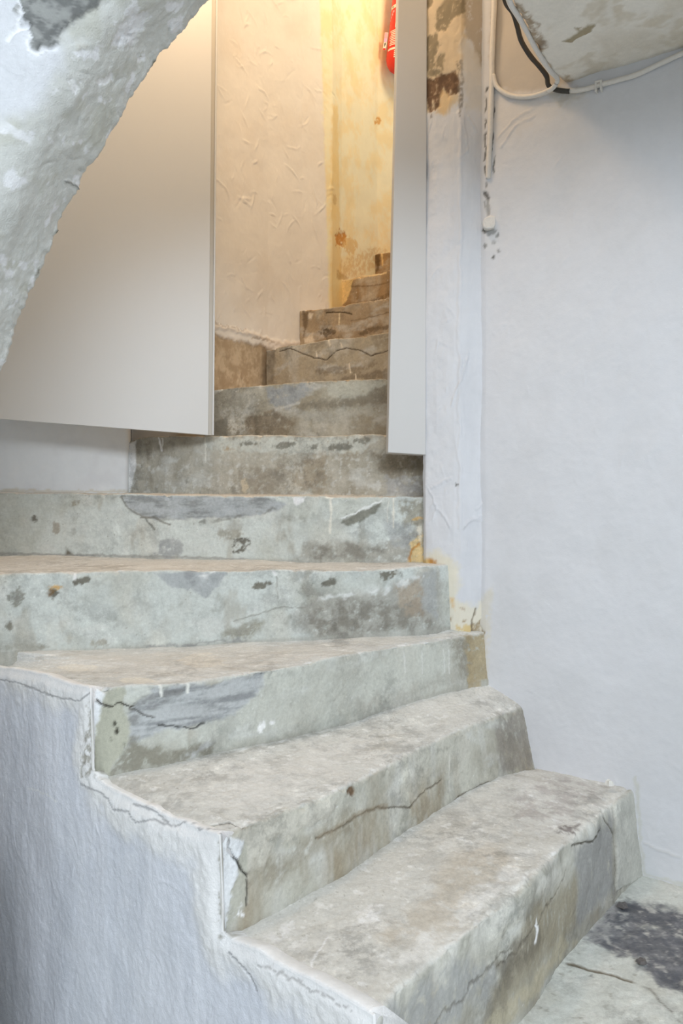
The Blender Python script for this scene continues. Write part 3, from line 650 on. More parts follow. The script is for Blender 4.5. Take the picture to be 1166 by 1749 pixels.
# ------------------------------------------------------------------ plastered outer side of the stairs (lower left)
def build_side():
    prof_px = [(-330, 985), (-180, 1085), (-60, 1128), (0, 1142), (45, 1148), (90, 1160), (125, 1172), (145, 1176), (154, 1180), (157, 1318), (166, 1336), (230, 1372), (300, 1403), (350, 1420), (375, 1429), (378.5, 1594), (396, 1611), (440, 1630), (520, 1672), (600, 1712), (638, 1738), (643, 1990)]
    pts = [SP(x, y) for x, y in prof_px]
    a0 = np.array([(p[0] * 0.7155 - p[1] * 0.699) for p in pts]); z0 = np.array([p[2] for p in pts])
    e = np.array([0.7155, -0.699]); nrm = np.array([0.843, 0.863]); nrm /= np.linalg.norm(nrm) ; e = np.array([nrm[1], -nrm[0]])
    a0 = np.array([p[0] * e[0] + p[1] * e[1] for p in pts])
    base_pt = np.array(pts[0][:2]) - e * a0[0]
    aa = np.concatenate([np.arange(a0[0], a0[2], 0.012), np.arange(a0[2], a0[-1], 0.0027)])
    top = np.interp(aa, a0, z0) + 0.004 * fbm(aa, aa * 0, 10, 3, 5) + 0.003
    zr = np.concatenate([np.linspace(LOWER, -0.36, 12)[:-1], np.arange(-0.36, top.max() + 0.003, 0.0029)])
    Z = np.minimum(zr[:, None], top[None]); t = zr
    XY = base_pt[None] + aa[:, None] * e[None]
    P = np.concatenate([np.repeat(XY[None], len(t), 0), Z[..., None]], -1)
    # rolled plaster lip going inwards over the tread ends
    lip = []
    slope = np.abs(np.gradient(top, aa)); flat = sstep(4.0, 1.2, slope); flat = np.minimum(np.minimum(flat, np.roll(flat, 2)), np.roll(flat, -2))[:, None]
    for dy, dz in ((0.006, 0.002), (0.014, 0.001), (0.034, -0.006)):
        q = P[-1].copy(); q[:, :2] += nrm * dy * (0.12 + 0.88 * flat); q[:, 2:] += dz * flat; lip.append(q)
    P = np.concatenate([P, np.stack(lip)])
    S = Surf(P, seed=21); S.U = np.repeat(aa[None] - aa[0], len(P), 0); S.V = P[..., 2] + 0.1
    S.V[-3:] += np.array([0.006, 0.014, 0.03])[:, None]
    # distance below the stepped top: fresh white band along the steps
    Zt = np.concatenate([top[None] - Z, np.zeros((3, len(aa)))])
    tp = np.stack([aa - aa[0], top + 0.1], 1)[::3]; jj = np.where(np.abs(np.diff(top)) > 0.02)[0]
    tp = np.concatenate([tp] + [np.stack([np.full(30, aa[j] - aa[0]), np.linspace(top[j], top[j + 1], 30) + 0.1], 1) for j in jj])
    U, V = S.U, S.V
    d = np.full(U.shape, 1e9)
    for i in range(0, len(tp)):
        d = np.minimum(d, (U - tp[i, 0]) ** 2 + (V - tp[i, 1]) ** 2)
    d = np.sqrt(d)
    S.col[:] = A(218, 221, 229)
    S.tone(A(206, 210, 219), sstep(-0.2, 0.5, S.n(4, 4, 1, 1.6, 0.35)) * 0.7)
    S.tone(A(218, 221, 228), sstep(0.1, 0.6, S.n(9, 4, 2)) * 0.5)
    band = sstep(0.085, 0.03, d + 0.03 * S.n(10, 4, 3))
    S.tone(A(232, 236, 244), band * 0.95)
    # crumbled plaster showing cement at the riser ends
    for poly in ([(150, 1235), (172, 1215), (172, 1330), (140, 1326), (140, 1290)], [(378, 1500), (396, 1470), (396, 1600), (378, 1600)]):
        S.fill(poly, A(150, 146, 134), a=0.8, soft=0.004, warp=0.012, f=60, brk=0.62, brk_f=90, dep=-0.004)
    crk = A(112, 112, 116)
    S.line([(0, 1158), (40, 1165), (70, 1180), (110, 1192), (140, 1196), (172, 1196)], 0.0012, crk, a=0.8, dep=-0.0015, warp=0.002)
    S.line([(140, 1340), (170, 1350), (190, 1362), (200, 1380), (225, 1384), (240, 1402), (262, 1398), (280, 1404), (302, 1408), (330, 1404), (340, 1418), (384, 1430)], 0.0011, crk, a=0.8, dep=-0.0015, warp=0.002)
    S.line([(230, 1372), (260, 1382), (290, 1402)], 0.0012, crk, a=0.8, dep=-0.0015, warp=0.002)
    S.line([(395, 1625), (420, 1648), (432, 1670), (440, 1690)], 0.0012, A(130, 130, 134), dep=-0.003)
    S.line([(440, 1640), (520, 1680), (600, 1722)], 0.0014, A(150, 148, 146), a=0.7, dep=-0.003, warp=0.006)
    S.line([(50, 1345), (85, 1355), (104, 1368)], 0.0012, A(228, 230, 236))
    S.h += band * (0.003 + 0.002 * S.n(26, 4, 6) + 0.0010 * S.n(60, 3, 7))
    S.h += 0.006 * S.n(3, 3, 8) + 0.002 * S.n(12, 4, 9, 1.0, 0.4) + 0.0008 * S.n(70, 3, 10)
    S.strokes(90, 5, (0.02, 0.09), 0.0018, 0.002, curve=1.0)
    S.h = S.h * sstep(0.0, 0.03, d) + 0.005 * sstep(0.0, 0.02, d)
    S.h[-3:] = S.h[-4][None] * np.array([0.4, 0.1, 0.0])[:, None]
    def back(G):
        b1 = G[-1].copy(); b1[:, :2] += nrm * (0.002 + 0.05 * flat); b1[:, 2] -= 0.05 * flat[:, 0]
        b0 = b1.copy(); b0[:, 2] = LOWER
        return np.stack([b1, b0])
    o = solid_from(S, "wall_stair_side", M_ROUGH, back)
    structure(o, "rough white plastered side wall under the lowest steps at lower left", "wall")
build_side()

# ------------------------------------------------------------------ right wall (with recess above) and pillar
def plan_wall(plan, zs, seed, step_u=0.0036):
    """vertical sheet over a plan polyline"""
    plan = np.array(plan, float)
    d = np.concatenate([[0], np.cumsum(np.linalg.norm(np.diff(plan, axis=0), axis=1))])
    return plan, d
def right_plan(xs): return [( (x - CX) / F_PX * wall_y((x - CX) / F_PX), wall_y((x - CX) / F_PX)) for x in xs]
def build_right():
    a = D(815, 0, 2.262)[:2]
    pl = [tuple(a)] + right_plan([829, 870, 920, 1000, 1100, 1200]) + [(1.3, 1.586), (2.2, 0.938)]
    pl = np.array(pl); d = np.concatenate([[0], np.cumsum(np.linalg.norm(np.diff(pl, axis=0), axis=1))])
    u = np.concatenate([np.arange(0, 0.62, 0.0035), np.linspace(0.62, d[-1], 18)])
    z = np.concatenate([np.arange(-0.02, 2.25, 0.0042), np.linspace(2.25, 3.1, 12)])
    X = np.interp(u, d, pl[:, 0]); Y = np.interp(u, d, pl[:, 1])
    P = np.stack([np.repeat(X[None], len(z), 0), np.repeat(Y[None], len(z), 0), np.repeat(z[:, None], len(u), 1)], -1)
    S = Surf(P, seed=31)
    S.col[:] = A(208, 209, 213)
    S.tone(A(200, 201, 204), sstep(-0.2, 0.6, S.n(3, 4, 1)) * 0.5)
    S.fill([(840, -400), (960, -400), (975, 140), (930, 152), (890, 160), (850, 150), (836, 100)], A(186, 178, 168), a=0.95, soft=0.01, warp=0.006)
    S.fill([(830, 170), (990, 165), (1000, 175), (900, 215), (850, 240)], A(208, 204, 200), a=0.6, soft=0.03, warp=0.02)
    S.fill([(935, 160), (1010, 150), (990, 175), (955, 185)], A(190, 184, 170), a=0.5, warp=0.01, brk=0.4)
    # flaking paint along the cable and round the little cover, whose shadow is painted below it
    dk = A(74, 72, 66)
    for pts, w in (([(831, 150), (829, 200), (829, 275)], 0.0028), ([(843, 160), (841, 230), (838, 258)], 0.0034), ([(845, 270), (843, 296)], 0.003), ([(828, 284), (832, 300)], 0.0035),
                   ([(831, 310), (832, 318)], 0.003), ([(831, 330), (835, 345), (834, 365)], 0.0062), ([(828, 348), (830, 360)], 0.003), ([(849, 366), (848, 371)], 0.003), ([(848, 398), (849, 412)], 0.003)):
        S.line(pts, w, dk, a=0.85, warp=0.005, dep=-0.002, fade=0.25)
    S.oval(836, 394, 12, 8, A(84, 82, 76), dep=-0.003, warp=0.003)  # shadow under the cover, put into the wall colour
    for x, y in ((828, 420), (842, 413), (851, 428), (843, 440), (848, 402)): S.oval(x, y, 2.2, 2.6, dk, warp=0.003)
    S.fill([(826, 340), (850, 340), (852, 430), (826, 430)], A(216, 216, 216), a=0.4, dep=0.002)
    S.fill([(815, 1030), (842, 1000), (830, 1168), (812, 1175)], A(208, 203, 190), a=0.7, soft=0.01, warp=0.008, brk=0.15)
    S.fill([(815, 1065), (824, 1075), (822, 1160), (808, 1170)], A(156, 140, 112), a=0.85, soft=0.004, warp=0.01, f=50, brk=0.25, dep=-0.003)
    S.line([(1085, 1330), (1092, 1420), (1100, 1492), (1170, 1512)], 0.004, A(196, 196, 190), a=0.8, warp=0.005)
    S.line([(1100, 1440), (1130, 1453), (1166, 1466)], 0.0014, A(205, 205, 205), dep=0.003)
    # plaster wrinkles fanning from the cable crossing
    for pts in ([(848, 240), (875, 205), (910, 185)], [(856, 250), (880, 215), (912, 198)], [(905, 176), (950, 178), (990, 170)]):
        S.line(pts, 0.0016, None, dep=0.0022)
    S.h += 0.004 * S.n(2.2, 3, 8) + 0.0015 * S.n(9, 4, 9) + 0.0004 * S.n(60, 3, 10)
    S.strokes(150, 8, (0.015, 0.06), 0.0011, 0.0016, region=(0, 0, 0.62, 2.0))
    def back(G):
        off = np.array([0.58, 0.81, 0]) * 0.12
        return np.stack([G[-1] + off, G[0] + off])
    o = solid_from(S, "wall_right", M_PLASTER, back)
    structure(o, "large smooth white plastered wall at right of the stairs", "wall")
build_right()

def build_pillar():
    def q(x, d): p = D(x, 0, d); return (p[0], p[1])
    pl = np.array([(0.262, 2.95), (0.246, 2.42), q(723, 2.296), q(727, 2.280), q(745, 2.262), q(775, 2.240), q(787, 2.234), q(796, 2.238), q(812, 2.246), q(824, 2.252), q(836, 2.262)])
    d = np.concatenate([[0], np.cumsum(np.linalg.norm(np.diff(pl, axis=0), axis=1))])
    s0 = d[2]
    u = np.concatenate([np.linspace(0, s0, 20)[:-1], np.arange(s0, d[-1], 0.0026), [d[-1]]])
    z = np.concatenate([np.linspace(0.0, 0.30, 10)[:-1], np.arange(0.30, 2.35, 0.0042), np.linspace(2.35, 3.1, 10)])
    X = np.interp(u, d, pl[:, 0]); Y = np.interp(u, d, pl[:, 1])
    P = np.stack([np.repeat(X[None], len(z), 0), np.repeat(Y[None], len(z), 0), np.repeat(z[:, None], len(u), 1)], -1)
    S = Surf(P, seed=41)
    S.col[:] = A(208, 209, 213)
    S.tone(A(198, 199, 203), sstep(-0.1, 0.6, S.n(4, 4, 1, 2.0, 0.5)) * 0.6)
    # flaked old paint at the top
    S.fill([(716, -300), (800, -300), (795, 60), (786, 120), (782, 175), (760, 195), (722, 210), (716, 100)], A(202, 184, 156), a=0.95, soft=0.008, warp=0.012, f=30)
    S.fill([(785, -300), (842, -300), (838, 130), (815, 115), (800, 60), (786, 40)], A(172, 158, 138), a=0.8, soft=0.008, warp=0.015, f=30, brk=0.1)
    ol = A(128, 118, 98)
    for p in ([(722, -10), (742, -10), (732, 14), (722, 14)], [(742, 22), (757, 0), (790, -20), (796, 20), (775, 36), (757, 55), (745, 50), (740, 30)], [(724, 66), (745, 56), (752, 78), (742, 95), (744, 128), (730, 132), (724, 110)],
              [(748, 92), (760, 90), (756, 100), (754, 128), (740, 128), (745, 105)], [(752, -60), (790, -60), (785, -10), (760, -5)]):
        S.fill(p, ol, a=0.9, soft=0.004, warp=0.009, f=50, brk=0.18, dep=-0.0015)
    br = [(723, 143), (740, 134), (760, 124), (778, 122), (786, 140), (782, 160), (765, 165), (758, 150), (752, 182), (744, 186), (738, 170), (736, 200), (728, 175)]
    S.fill(br, A(112, 84, 62), a=0.95, soft=0.003, warp=0.007, f=60, brk=0.12, dep=-0.002)
    S.fill(br, A(72, 56, 46), a=0.6, soft=0.003, warp=0.007, brk=0.55)
    S.fill([(755, 150), (765, 165), (775, 170), (765, 185), (757, 195), (750, 190)], A(214, 186, 142), a=0.7, warp=0.006)
    S.fill([(780, 105), (788, 100), (790, 150), (786, 200), (780, 170)], A(112, 104, 94), a=0.8, soft=0.003, warp=0.006, brk=0.45, brk_f=70)
    S.fill([(816, 88), (826, 86), (828, 112), (820, 114)], A(150, 138, 118), a=0.8, brk=0.2)
    S.fill([(788, 60), (820, 100), (834, 135), (834, 190), (796, 190), (788, 130)], A(206, 202, 196), a=0.8, soft=0.012, warp=0.012)
    S.line([(719, 30), (721, 80), (719, 140)], 0.003, A(232, 226, 214), a=0.8, dep=0.002)
    # damp yellowing at the foot
    S.fill([(716, 948), (745, 944), (768, 950), (785, 975), (784, 1020), (815, 1040), (835, 1010), (832, 1100), (800, 1120), (716, 1090)], A(214, 208, 191), a=0.9, soft=0.012, warp=0.016, f=22)
    S.fill([(722, 948), (735, 955), (748, 968), (752, 1000), (748, 1032), (743, 1030), (744, 990), (732, 966), (718, 962)], A(206, 176, 116), a=0.9, soft=0.004, warp=0.006, brk=0.15)
    S.fill([(728, 955), (745, 958), (748, 968), (736, 964)], A(176, 118, 50), a=0.8, warp=0.006, brk=0.2)
    S.fill([(742, 1030), (758, 1028), (760, 1042), (746, 1046)], A(202, 146, 70), a=0.85, soft=0.005, warp=0.008, brk=0.2)
    S.fill([(770, 1022), (776, 1022), (776, 1040), (771, 1038)], A(206, 168, 104), a=0.8, warp=0.006)
    S.fill([(722, 1048), (738, 1046), (736, 1066), (726, 1064)], A(222, 190, 138), a=0.8, warp=0.008, brk=0.2)
    S.fill([(778, 1070), (806, 1068), (808, 1084), (800, 1100), (806, 1130), (812, 1172), (795, 1172), (792, 1100)], A(204, 180, 126), a=0.9, soft=0.005, warp=0.012, f=40, brk=0.15)
    S.fill([(806, 1065), (822, 1062), (830, 1180), (800, 1180), (812, 1120)], A(150, 132, 102), a=0.85, soft=0.005, warp=0.014, f=50, brk=0.3, dep=-0.004)
    S.line([(812, 1040), (806, 1062), (808, 1084)], 0.0024, A(120, 108, 90), a=0.8, dep=-0.003)
    for x, y in ((796, 1060), (768, 1058), (790, 1040)): S.oval(x, y, 4, 2.4, A(150, 122, 84), warp=0.005, a=0.8)
    S.oval(781, 830, 1.6, 1.6, dk2)
    S.h += 0.004 * S.n(4, 4, 8, 2, 0.6) + 0.0016 * S.n(16, 4, 9) + 0.0005 * S.n(70, 3, 10)
    for pts in ([(736, 832), (755, 822), (770, 818)], [(728, 828), (740, 850), (745, 870)], [(745, 868), (758, 880), (768, 900)], [(790, 900), (808, 886), (826, 890)], [(812, 870), (824, 858)], [(792, 905), (800, 890), (826, 880)], [(770, 690), (790, 640), (800, 600)], [(800, 200), (812, 225)], [(790, 200), (798, 260)]):
        S.line(pts, 0.002, None, dep=0.003, warp=0.004)
    S.line([(786, 190), (785, 420), (784, 640), (786, 900)], 0.004, None, dep=0.002, warp=0.008, f=12)
    S.strokes(110, 18, (0.015, 0.07), 0.0018, 0.0018, region=(s0, 0.3, d[-1], 2.2), ang=(1.3, 0.7))
    def back(G):
        off = np.array([0.25, 0.75, 0])
        m = G[-1].copy(); m[:, 0] = 0.9; m[:, 1] = np.linspace(3.0, 2.6, len(u))
        n = m.copy(); n[:, 2] = 0.0
        return np.stack([m, n])
    o = solid_from(S, "wall_pillar", M_PLASTER, back)
    structure(o, "white plastered pillar with flaking brown paint at its top and damp stains at its foot", "pillar")
dk2 = A(74, 72, 66)
build_pillar()

# ------------------------------------------------------------------ low ceiling slab with broken edge (upper right)
def build_ceiling():
    z0 = EYE + 1.03
    E = [np.array([-0.04, 0.85]), np.array([0.20, 1.40]), D(868, 0, 1.748)[:2], D(893, 35, 1.825)[:2], D(915, 80, 1.935)[:2], D(938, 122, 2.05)[:2], D(968, 148, 2.135)[:2], D(985, 146, 2.16)[:2]]  # unseen front end, stretched forward to shade the right wall
    E = np.array(E); d = np.concatenate([[0], np.cumsum(np.linalg.norm(np.diff(E, axis=0), axis=1))])
    v = np.concatenate([np.linspace(0, d[1] + 0.2, 40)[:-1], np.arange(d[1] + 0.2, d[-1], 0.004)])
    ex = np.interp(v, d, E[:, 0]) + 0.008 * fbm(v, v * 0, 16, 4, 3); ey = np.interp(v, d, E[:, 1])
    u = np.concatenate([np.arange(0, 0.50, 0.004), np.linspace(0.50, 1.6, 14)])
    dirv = np.array([0.80, -0.60])
    rows = []
    nv = len(v)
    # broken face going up, then the underside running off to the right
    prof = [(0.05, 0.45), (0.035, 0.2), (0.03, 0.10), (0.022, 0.05), (0.006, 0.035), (-0.002, 0.022), (0.0, 0.010), (0.006, 0.003)]
    for a, b in prof:
        rows.append(np.stack([ex + a * 0.9, ey - a * 0.3, np.full(nv, z0 + b) + 0.004 * fbm(v, v * 0 + b * 40, 30, 3, 4)], -1))
    for a in u:
        off = 0.014 + a
        rows.append(np.stack([ex + dirv[0] * off, ey + dirv[1] * off, np.full(nv, z0 - 0.0 * a)], -1))
    P = np.stack(rows)[:, ::-1]
    S = Surf(P, ref_row=len(prof), seed=51)
    S.col[:] = A(224, 219, 210)
    S.tone(A(206, 198, 184), sstep(0.0, 0.6, S.n(5, 4, 1, 0.6, 1.4)) * 0.7)
    S.tone(A(198, 188, 170), sstep(0.3, 0.6, S.n(9, 4, 2)) * 0.6)
    S.fill([(960, 68), (975, 62), (985, 55), (1003, 40), (1014, 42), (1008, 52), (992, 60), (978, 72)], A(160, 148, 124), warp=0.004, soft=0.003, dep=-0.003)
    S.fill([(980, 48), (992, 46), (988, 54)], A(160, 148, 124), warp=0.004, soft=0.003)
    S.fill([(1042, 15), (1060, 8), (1066, 20), (1050, 28)], A(196, 184, 164), a=0.6, warp=0.01); S.fill([(1090, 44), (1130, 22), (1150, 28), (1110, 46)], A(200, 190, 172), a=0.7, warp=0.01)
    S.fill([(880, 5), (890, 10), (935, 80), (930, 75), (905, 50)], A(150, 128, 100), a=0.85, warp=0.008, brk=0.3)
    S.fill([(925, 62), (934, 68), (930, 76), (922, 74)], A(120, 100, 78), a=0.8, warp=0.006); S.fill([(962, 125), (985, 140), (975, 150), (955, 140)], A(170, 152, 126), a=0.8, warp=0.008, brk=0.2)
    S.tone(A(208, 200, 188), np.repeat((np.arange(len(P)) < len(prof) - 2)[:, None], nv, 1) * sstep(-0.3, 0.3, S.n(40, 3, 9)) * 0.9)
    S.h += 0.004 * S.n(5, 3, 8) + 0.0018 * S.n(18, 4, 9) + 0.0006 * S.n(70, 3, 10)
    S.strokes(50, 28, (0.02, 0.08), 0.0016, 0.002)
    def back(G):
        m = G[-1].copy(); m[:, 2] = z0 + 0.45
        return np.stack([m])
    o = solid_from(S, "ceiling", M_ROUGH, back)
    structure(o, "low off-white plaster ceiling with broken edge at upper right", "ceiling")
build_ceiling()

# ------------------------------------------------------------------ stairwell walls behind the stairs
def build_back():
    cor = D(567, 0, 3.50)[:2]
    pl = np.array([(-1.40, 2.88), (-0.456, 2.945), tuple(D(458, 0, 3.215)[:2]), tuple(D(516, 0, 3.375)[:2]), tuple(cor), tuple(D(583, 0, 3.60)[:2]), tuple(D(644, 0, 3.87)[:2]), tuple(D(700, 0, 4.05)[:2]), (0.9, 4.5), (1.6, 4.6)])
    d = np.concatenate([[0], np.cumsum(np.linalg.norm(np.diff(pl, axis=0), axis=1))])
    u = np.concatenate([np.linspace(0, d[1], 30)[:-1], np.arange(d[1], d[7], 0.0045), np.linspace(d[7], d[-1], 14)])
    z = np.concatenate([np.linspace(0.6, EYE + 0.14, 8)[:-1], np.arange(EYE + 0.14, EYE + 2.3, 0.0052), np.linspace(EYE + 2.3, EYE + 2.9, 8)])
    X = np.interp(u, d, pl[:, 0]); Y = np.interp(u, d, pl[:, 1])
    P = np.stack([np.repeat(X[None], len(z), 0), np.repeat(Y[None], len(z), 0), np.repeat(z[:, None], len(u), 1)], -1)
    S = Surf(P, seed=61)
    S.col[:] = A(226, 222, 214)
    S.tone(A(216, 208, 196), sstep(-0.1, 0.6, S.n(3, 4, 1)) * 0.5)
    yl = [(567, -400), (900, -400), (900, 520), (668, 520), (575, 545), (562, 530)]
    S.fill(yl, A(236, 216, 172), soft=0.008, warp=0.006, f=20)
    S.fill(yl, A(238, 227, 198), a=0.85, soft=0.01, warp=0.02, brk=0.50, brk_f=9)
    S.fill([(566, 180), (576, 180), (585, 530), (563, 530)], A(226, 194, 120), a=0.6, soft=0.012, warp=0.01)
    S.oval(582, 408, 11, 13, A(196, 140, 70), warp=0.01, soft=0.004, dep=-0.003); S.oval(598, 420, 12, 14, A(214, 182, 122), warp=0.01, a=0.8, soft=0.006)
    S.oval(645, 208, 5, 6, A(206, 160, 96), warp=0.006); S.oval(572, 342, 3, 9, A(204, 176, 120), a=0.8)
    S.fill([(600, 440), (640, 420), (660, 430), (640, 460), (610, 472), (580, 475), (580, 450)], A(206, 174, 116), a=0.6, brk=0.5, warp=0.015, soft=0.01)
    S.fill([(568, 470), (590, 475), (590, 520), (570, 530)], A(236, 214, 164), a=0.7, brk=0.2)
    S.fill([(575, 460), (595, 474), (588, 480), (574, 476)], A(176, 142, 88), a=0.6, brk=0.2, warp=0.01)
    # bare render at the foot, left of the steps
    foot = [(300, 560), (368, 572), (400, 582), (430, 588), (450, 590), (462, 600), (462, 760), (300, 760)]
    S.fill(foot, A(178, 160, 134), soft=0.006, warp=0.010, f=35, dep=-0.004)
    S.fill(foot, A(160, 140, 114), a=0.6, soft=0.01, warp=0.02, brk=0.45, brk_f=25)
    S.fill(foot, A(208, 192, 166), a=0.6, soft=0.01, warp=0.02, brk=0.7, brk_f=30, s=6)
    S.fill([(448, 595), (466, 592), (466, 760), (450, 760)], A(120, 104, 82), a=0.6, soft=0.01)
    S.line([(366, 556), (400, 562), (440, 574), (480, 588), (515, 586)], 0.008, A(226, 218, 206), dep=0.004, warp=0.008)
    S.line([(366, 552), (390, 556), (420, 564)], 0.002, A(186, 178, 168), dep=-0.002, warp=0.008)
    S.line([(430, 575), (470, 582)], 0.003, A(180, 166, 146), a=0.7, dep=-0.003, warp=0.008)
    S.h += 0.004 * S.n(2.5, 3, 8) + 0.0012 * S.n(12, 4, 9) + 0.0004 * S.n(60, 3, 10)
    reg = (d[1], 0.2, d[4], 2.4)
    S.strokes(190, 38, (0.03, 0.11), 0.0036, 0.0028, region=reg, curve=0.7)
    S.strokes(170, 39, (0.015, 0.05), 0.0024, 0.0022, region=reg, curve=0.7)
    S.strokes(50, 41, (0.02, 0.06), 0.0014, 0.0025, region=(d[4], 0.4, d[7], 2.4), curve=0.7)
    def back(G):
        off = np.array([-0.12, 0.10, 0])
        return np.stack([G[-1] + off, G[0] + off])
    o = solid_from(S, "wall_back", M_PLASTER, back)
    structure(o, "warm lit stairwell wall, trowelled cream plaster turning to stained yellow paint", "wall")
build_back()

def build_top():
    x = np.linspace(-2.2, 2.4, 40); y = np.linspace(1.30, 4.75, 40); X, Y = np.meshgrid(x, y)
    P = np.stack([X, Y, EYE + 2.85 + 0.006 * fbm(X, Y, 2, 3, 5)], -1)
    S = Surf(P, seed=4); S.col[:] = A(226, 222, 214)
    o = solid_from(S, "ceiling_stairwell", M_PLASTER, lambda G: np.stack([G[-1] + np.array([0, 0, 0.12]), G[0] + np.array([0, 0, 0.12])]))
    structure(o, "cream plaster ceiling over the top of the stairwell", "ceiling")
build_top()
def build_room_ceiling():
    x = np.linspace(-3.2, 3.2, 40); y = np.linspace(-3.4, 1.45, 40); X, Y = np.meshgrid(x, y)
    P = np.stack([X, Y, EYE + 1.75 + 0.006 * fbm(X, Y, 2, 3, 5)], -1)
    S = Surf(P, seed=4); S.col[:] = A(222, 221, 218)
    o = solid_from(S, "ceiling_room", M_PLASTER, lambda G: np.stack([G[-1] + np.array([0, 0, 0.12]), G[0] + np.array([0, 0, 0.12])]))
    structure(o, "white plaster ceiling of the room in front of the stairs", "ceiling")
build_room_ceiling()

# ------------------------------------------------------------------ low white wall below the large panel, with the ledge under it
def build_low():
    bl = [D(-420, 842, 2.52), D(0, 842, 2.62), D(213, 843, 2.765), D(222, 843, 2.82)]
    tl = [low(p, EYE + 0.55) for p in bl]
    s = np.linspace(0, 1, 330)
    B, T = interp(bl, s), interp(tl, s)
    B[:, 2] -= 0.03
    rows = [B + (T - B) * t for t in np.linspace(0, 1, 120)]
    P = np.stack(rows); S = Surf(P, ref_row=10, seed=71)
    S.col[:] = A(228, 230, 234)
    S.tone(A(216, 217, 220), sstep(0, 0.6, S.n(6, 4, 1)) * 0.5)
    S.line([(0, 839), (100, 838), (218, 840)], 0.004, A(204, 196, 178), a=0.7, warp=0.006)
    S.h += 0.002 * S.n(5, 3, 8) + 0.0008 * S.n(24, 4, 9)
    S.strokes(60, 48, (0.02, 0.08), 0.0014, 0.002, curve=0.8)
    def back(G):
        off = np.array([-0.02, 0.10, 0])
        return np.stack([G[-1] + off, G[0] + off])
    o = solid_from(S, "wall_low", M_PLASTER, back)
    structure(o, "low white plastered wall under the large panel, left of the steps", "wall")
build_low()

# ------------------------------------------------------------------ boards
def prism(name, front, depth, mat, parent=None, bevel=0.0):
    """front: corner points (counter-clockwise seen from the camera); depth: offset vector to the rear face"""
    n = len(front); V = np.array(list(front) + [np.array(p) + np.array(depth) for p in front])
    faces = [list(range(n)), list(range(2 * n - 1, n - 1, -1))] + [[i, i + n, (i + 1) % n + n, (i + 1) % n][::-1] for i in range(n)]
    me = bpy.data.meshes.new(name); me.from_pydata([tuple(v) for v in V], [], faces); me.materials.append(mat); me.update()
    import bmesh
    bm = bmesh.new(); bm.from_mesh(me); bmesh.ops.recalc_face_normals(bm, faces=bm.faces)
    if bevel: bmesh.ops.bevel(bm, geom=list(bm.edges), offset=bevel, segments=2, affect='EDGES', profile=0.5)
    bm.to_mesh(me); bm.free()
    o = bpy.data.objects.new(name, me); COL.objects.link(o)
    if parent is not None: o.parent = parent
    return o
# large panel at left
def on_panel(px, py, off=0.0):        # vertical plane of the panel
    p0 = D(0, 0, 2.42)[:2]; p1_ = D(357, 0, 2.60)[:2]
    r = (px - CX) / F_PX; dx, dy = p1_ - p0
    # p0 + t*(dx,dy) = (r*Y, Y)
    t = (r * p0[1] - p0[0]) / (dx - r * dy)
    Y = p0[1] + t * dy
    return D(px, py, Y + off)
panel = bpy.data.objects.new("partition_panel", None); COL.objects.link(panel)
tag(panel, "large smooth white partition panel beside the stairs, behind the rough arch", "panel")
pt = EYE + 2.35
pa, pb = on_panel(-420, 683), on_panel(355.5, 743)
pc = low(on_panel(366, 0), pt); pd = low(pa, pt)
th = np.array([-0.004, 0.022, 0.0])
prism("board", [pa, pb, pc, pd], th, M_BOARD, panel, 0.001)
dirp = (pb - pa); dirp[2] = 0; dirp /= np.linalg.norm(dirp)
nin = np.array([0.02, -0.012, 0])
e0 = pb + dirp * 0.0; e1 = pb + dirp * 0.012; f0 = pc + dirp * 0.0; f1 = pc + dirp * 0.012
prism("edge_strip", [e0, e1, f1, f0], th * 0.8, M_TRIM, panel, 0.0005).location = tuple(th * 0.15)
g0, g1 = e1, e1 + dirp * 0.006; h1_, h0_ = f1 + dirp * 0.006, f1
prism("edge_bead", [g0 - th * 0.1, g1 - th * 0.1, h1_ - th * 0.1, h0_ - th * 0.1], th * 1.3, M_BOARD, panel, 0.002)
# narrow board on the right
bd = 2.275
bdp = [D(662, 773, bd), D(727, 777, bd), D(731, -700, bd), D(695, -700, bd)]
board = prism("boxing_board", bdp, (0.0, 0.10, 0.0), M_BOARD_DIM, None, 0.0025)
tag(board, "narrow smooth white board hanging beside the pillar, in front of the upper steps", "board")

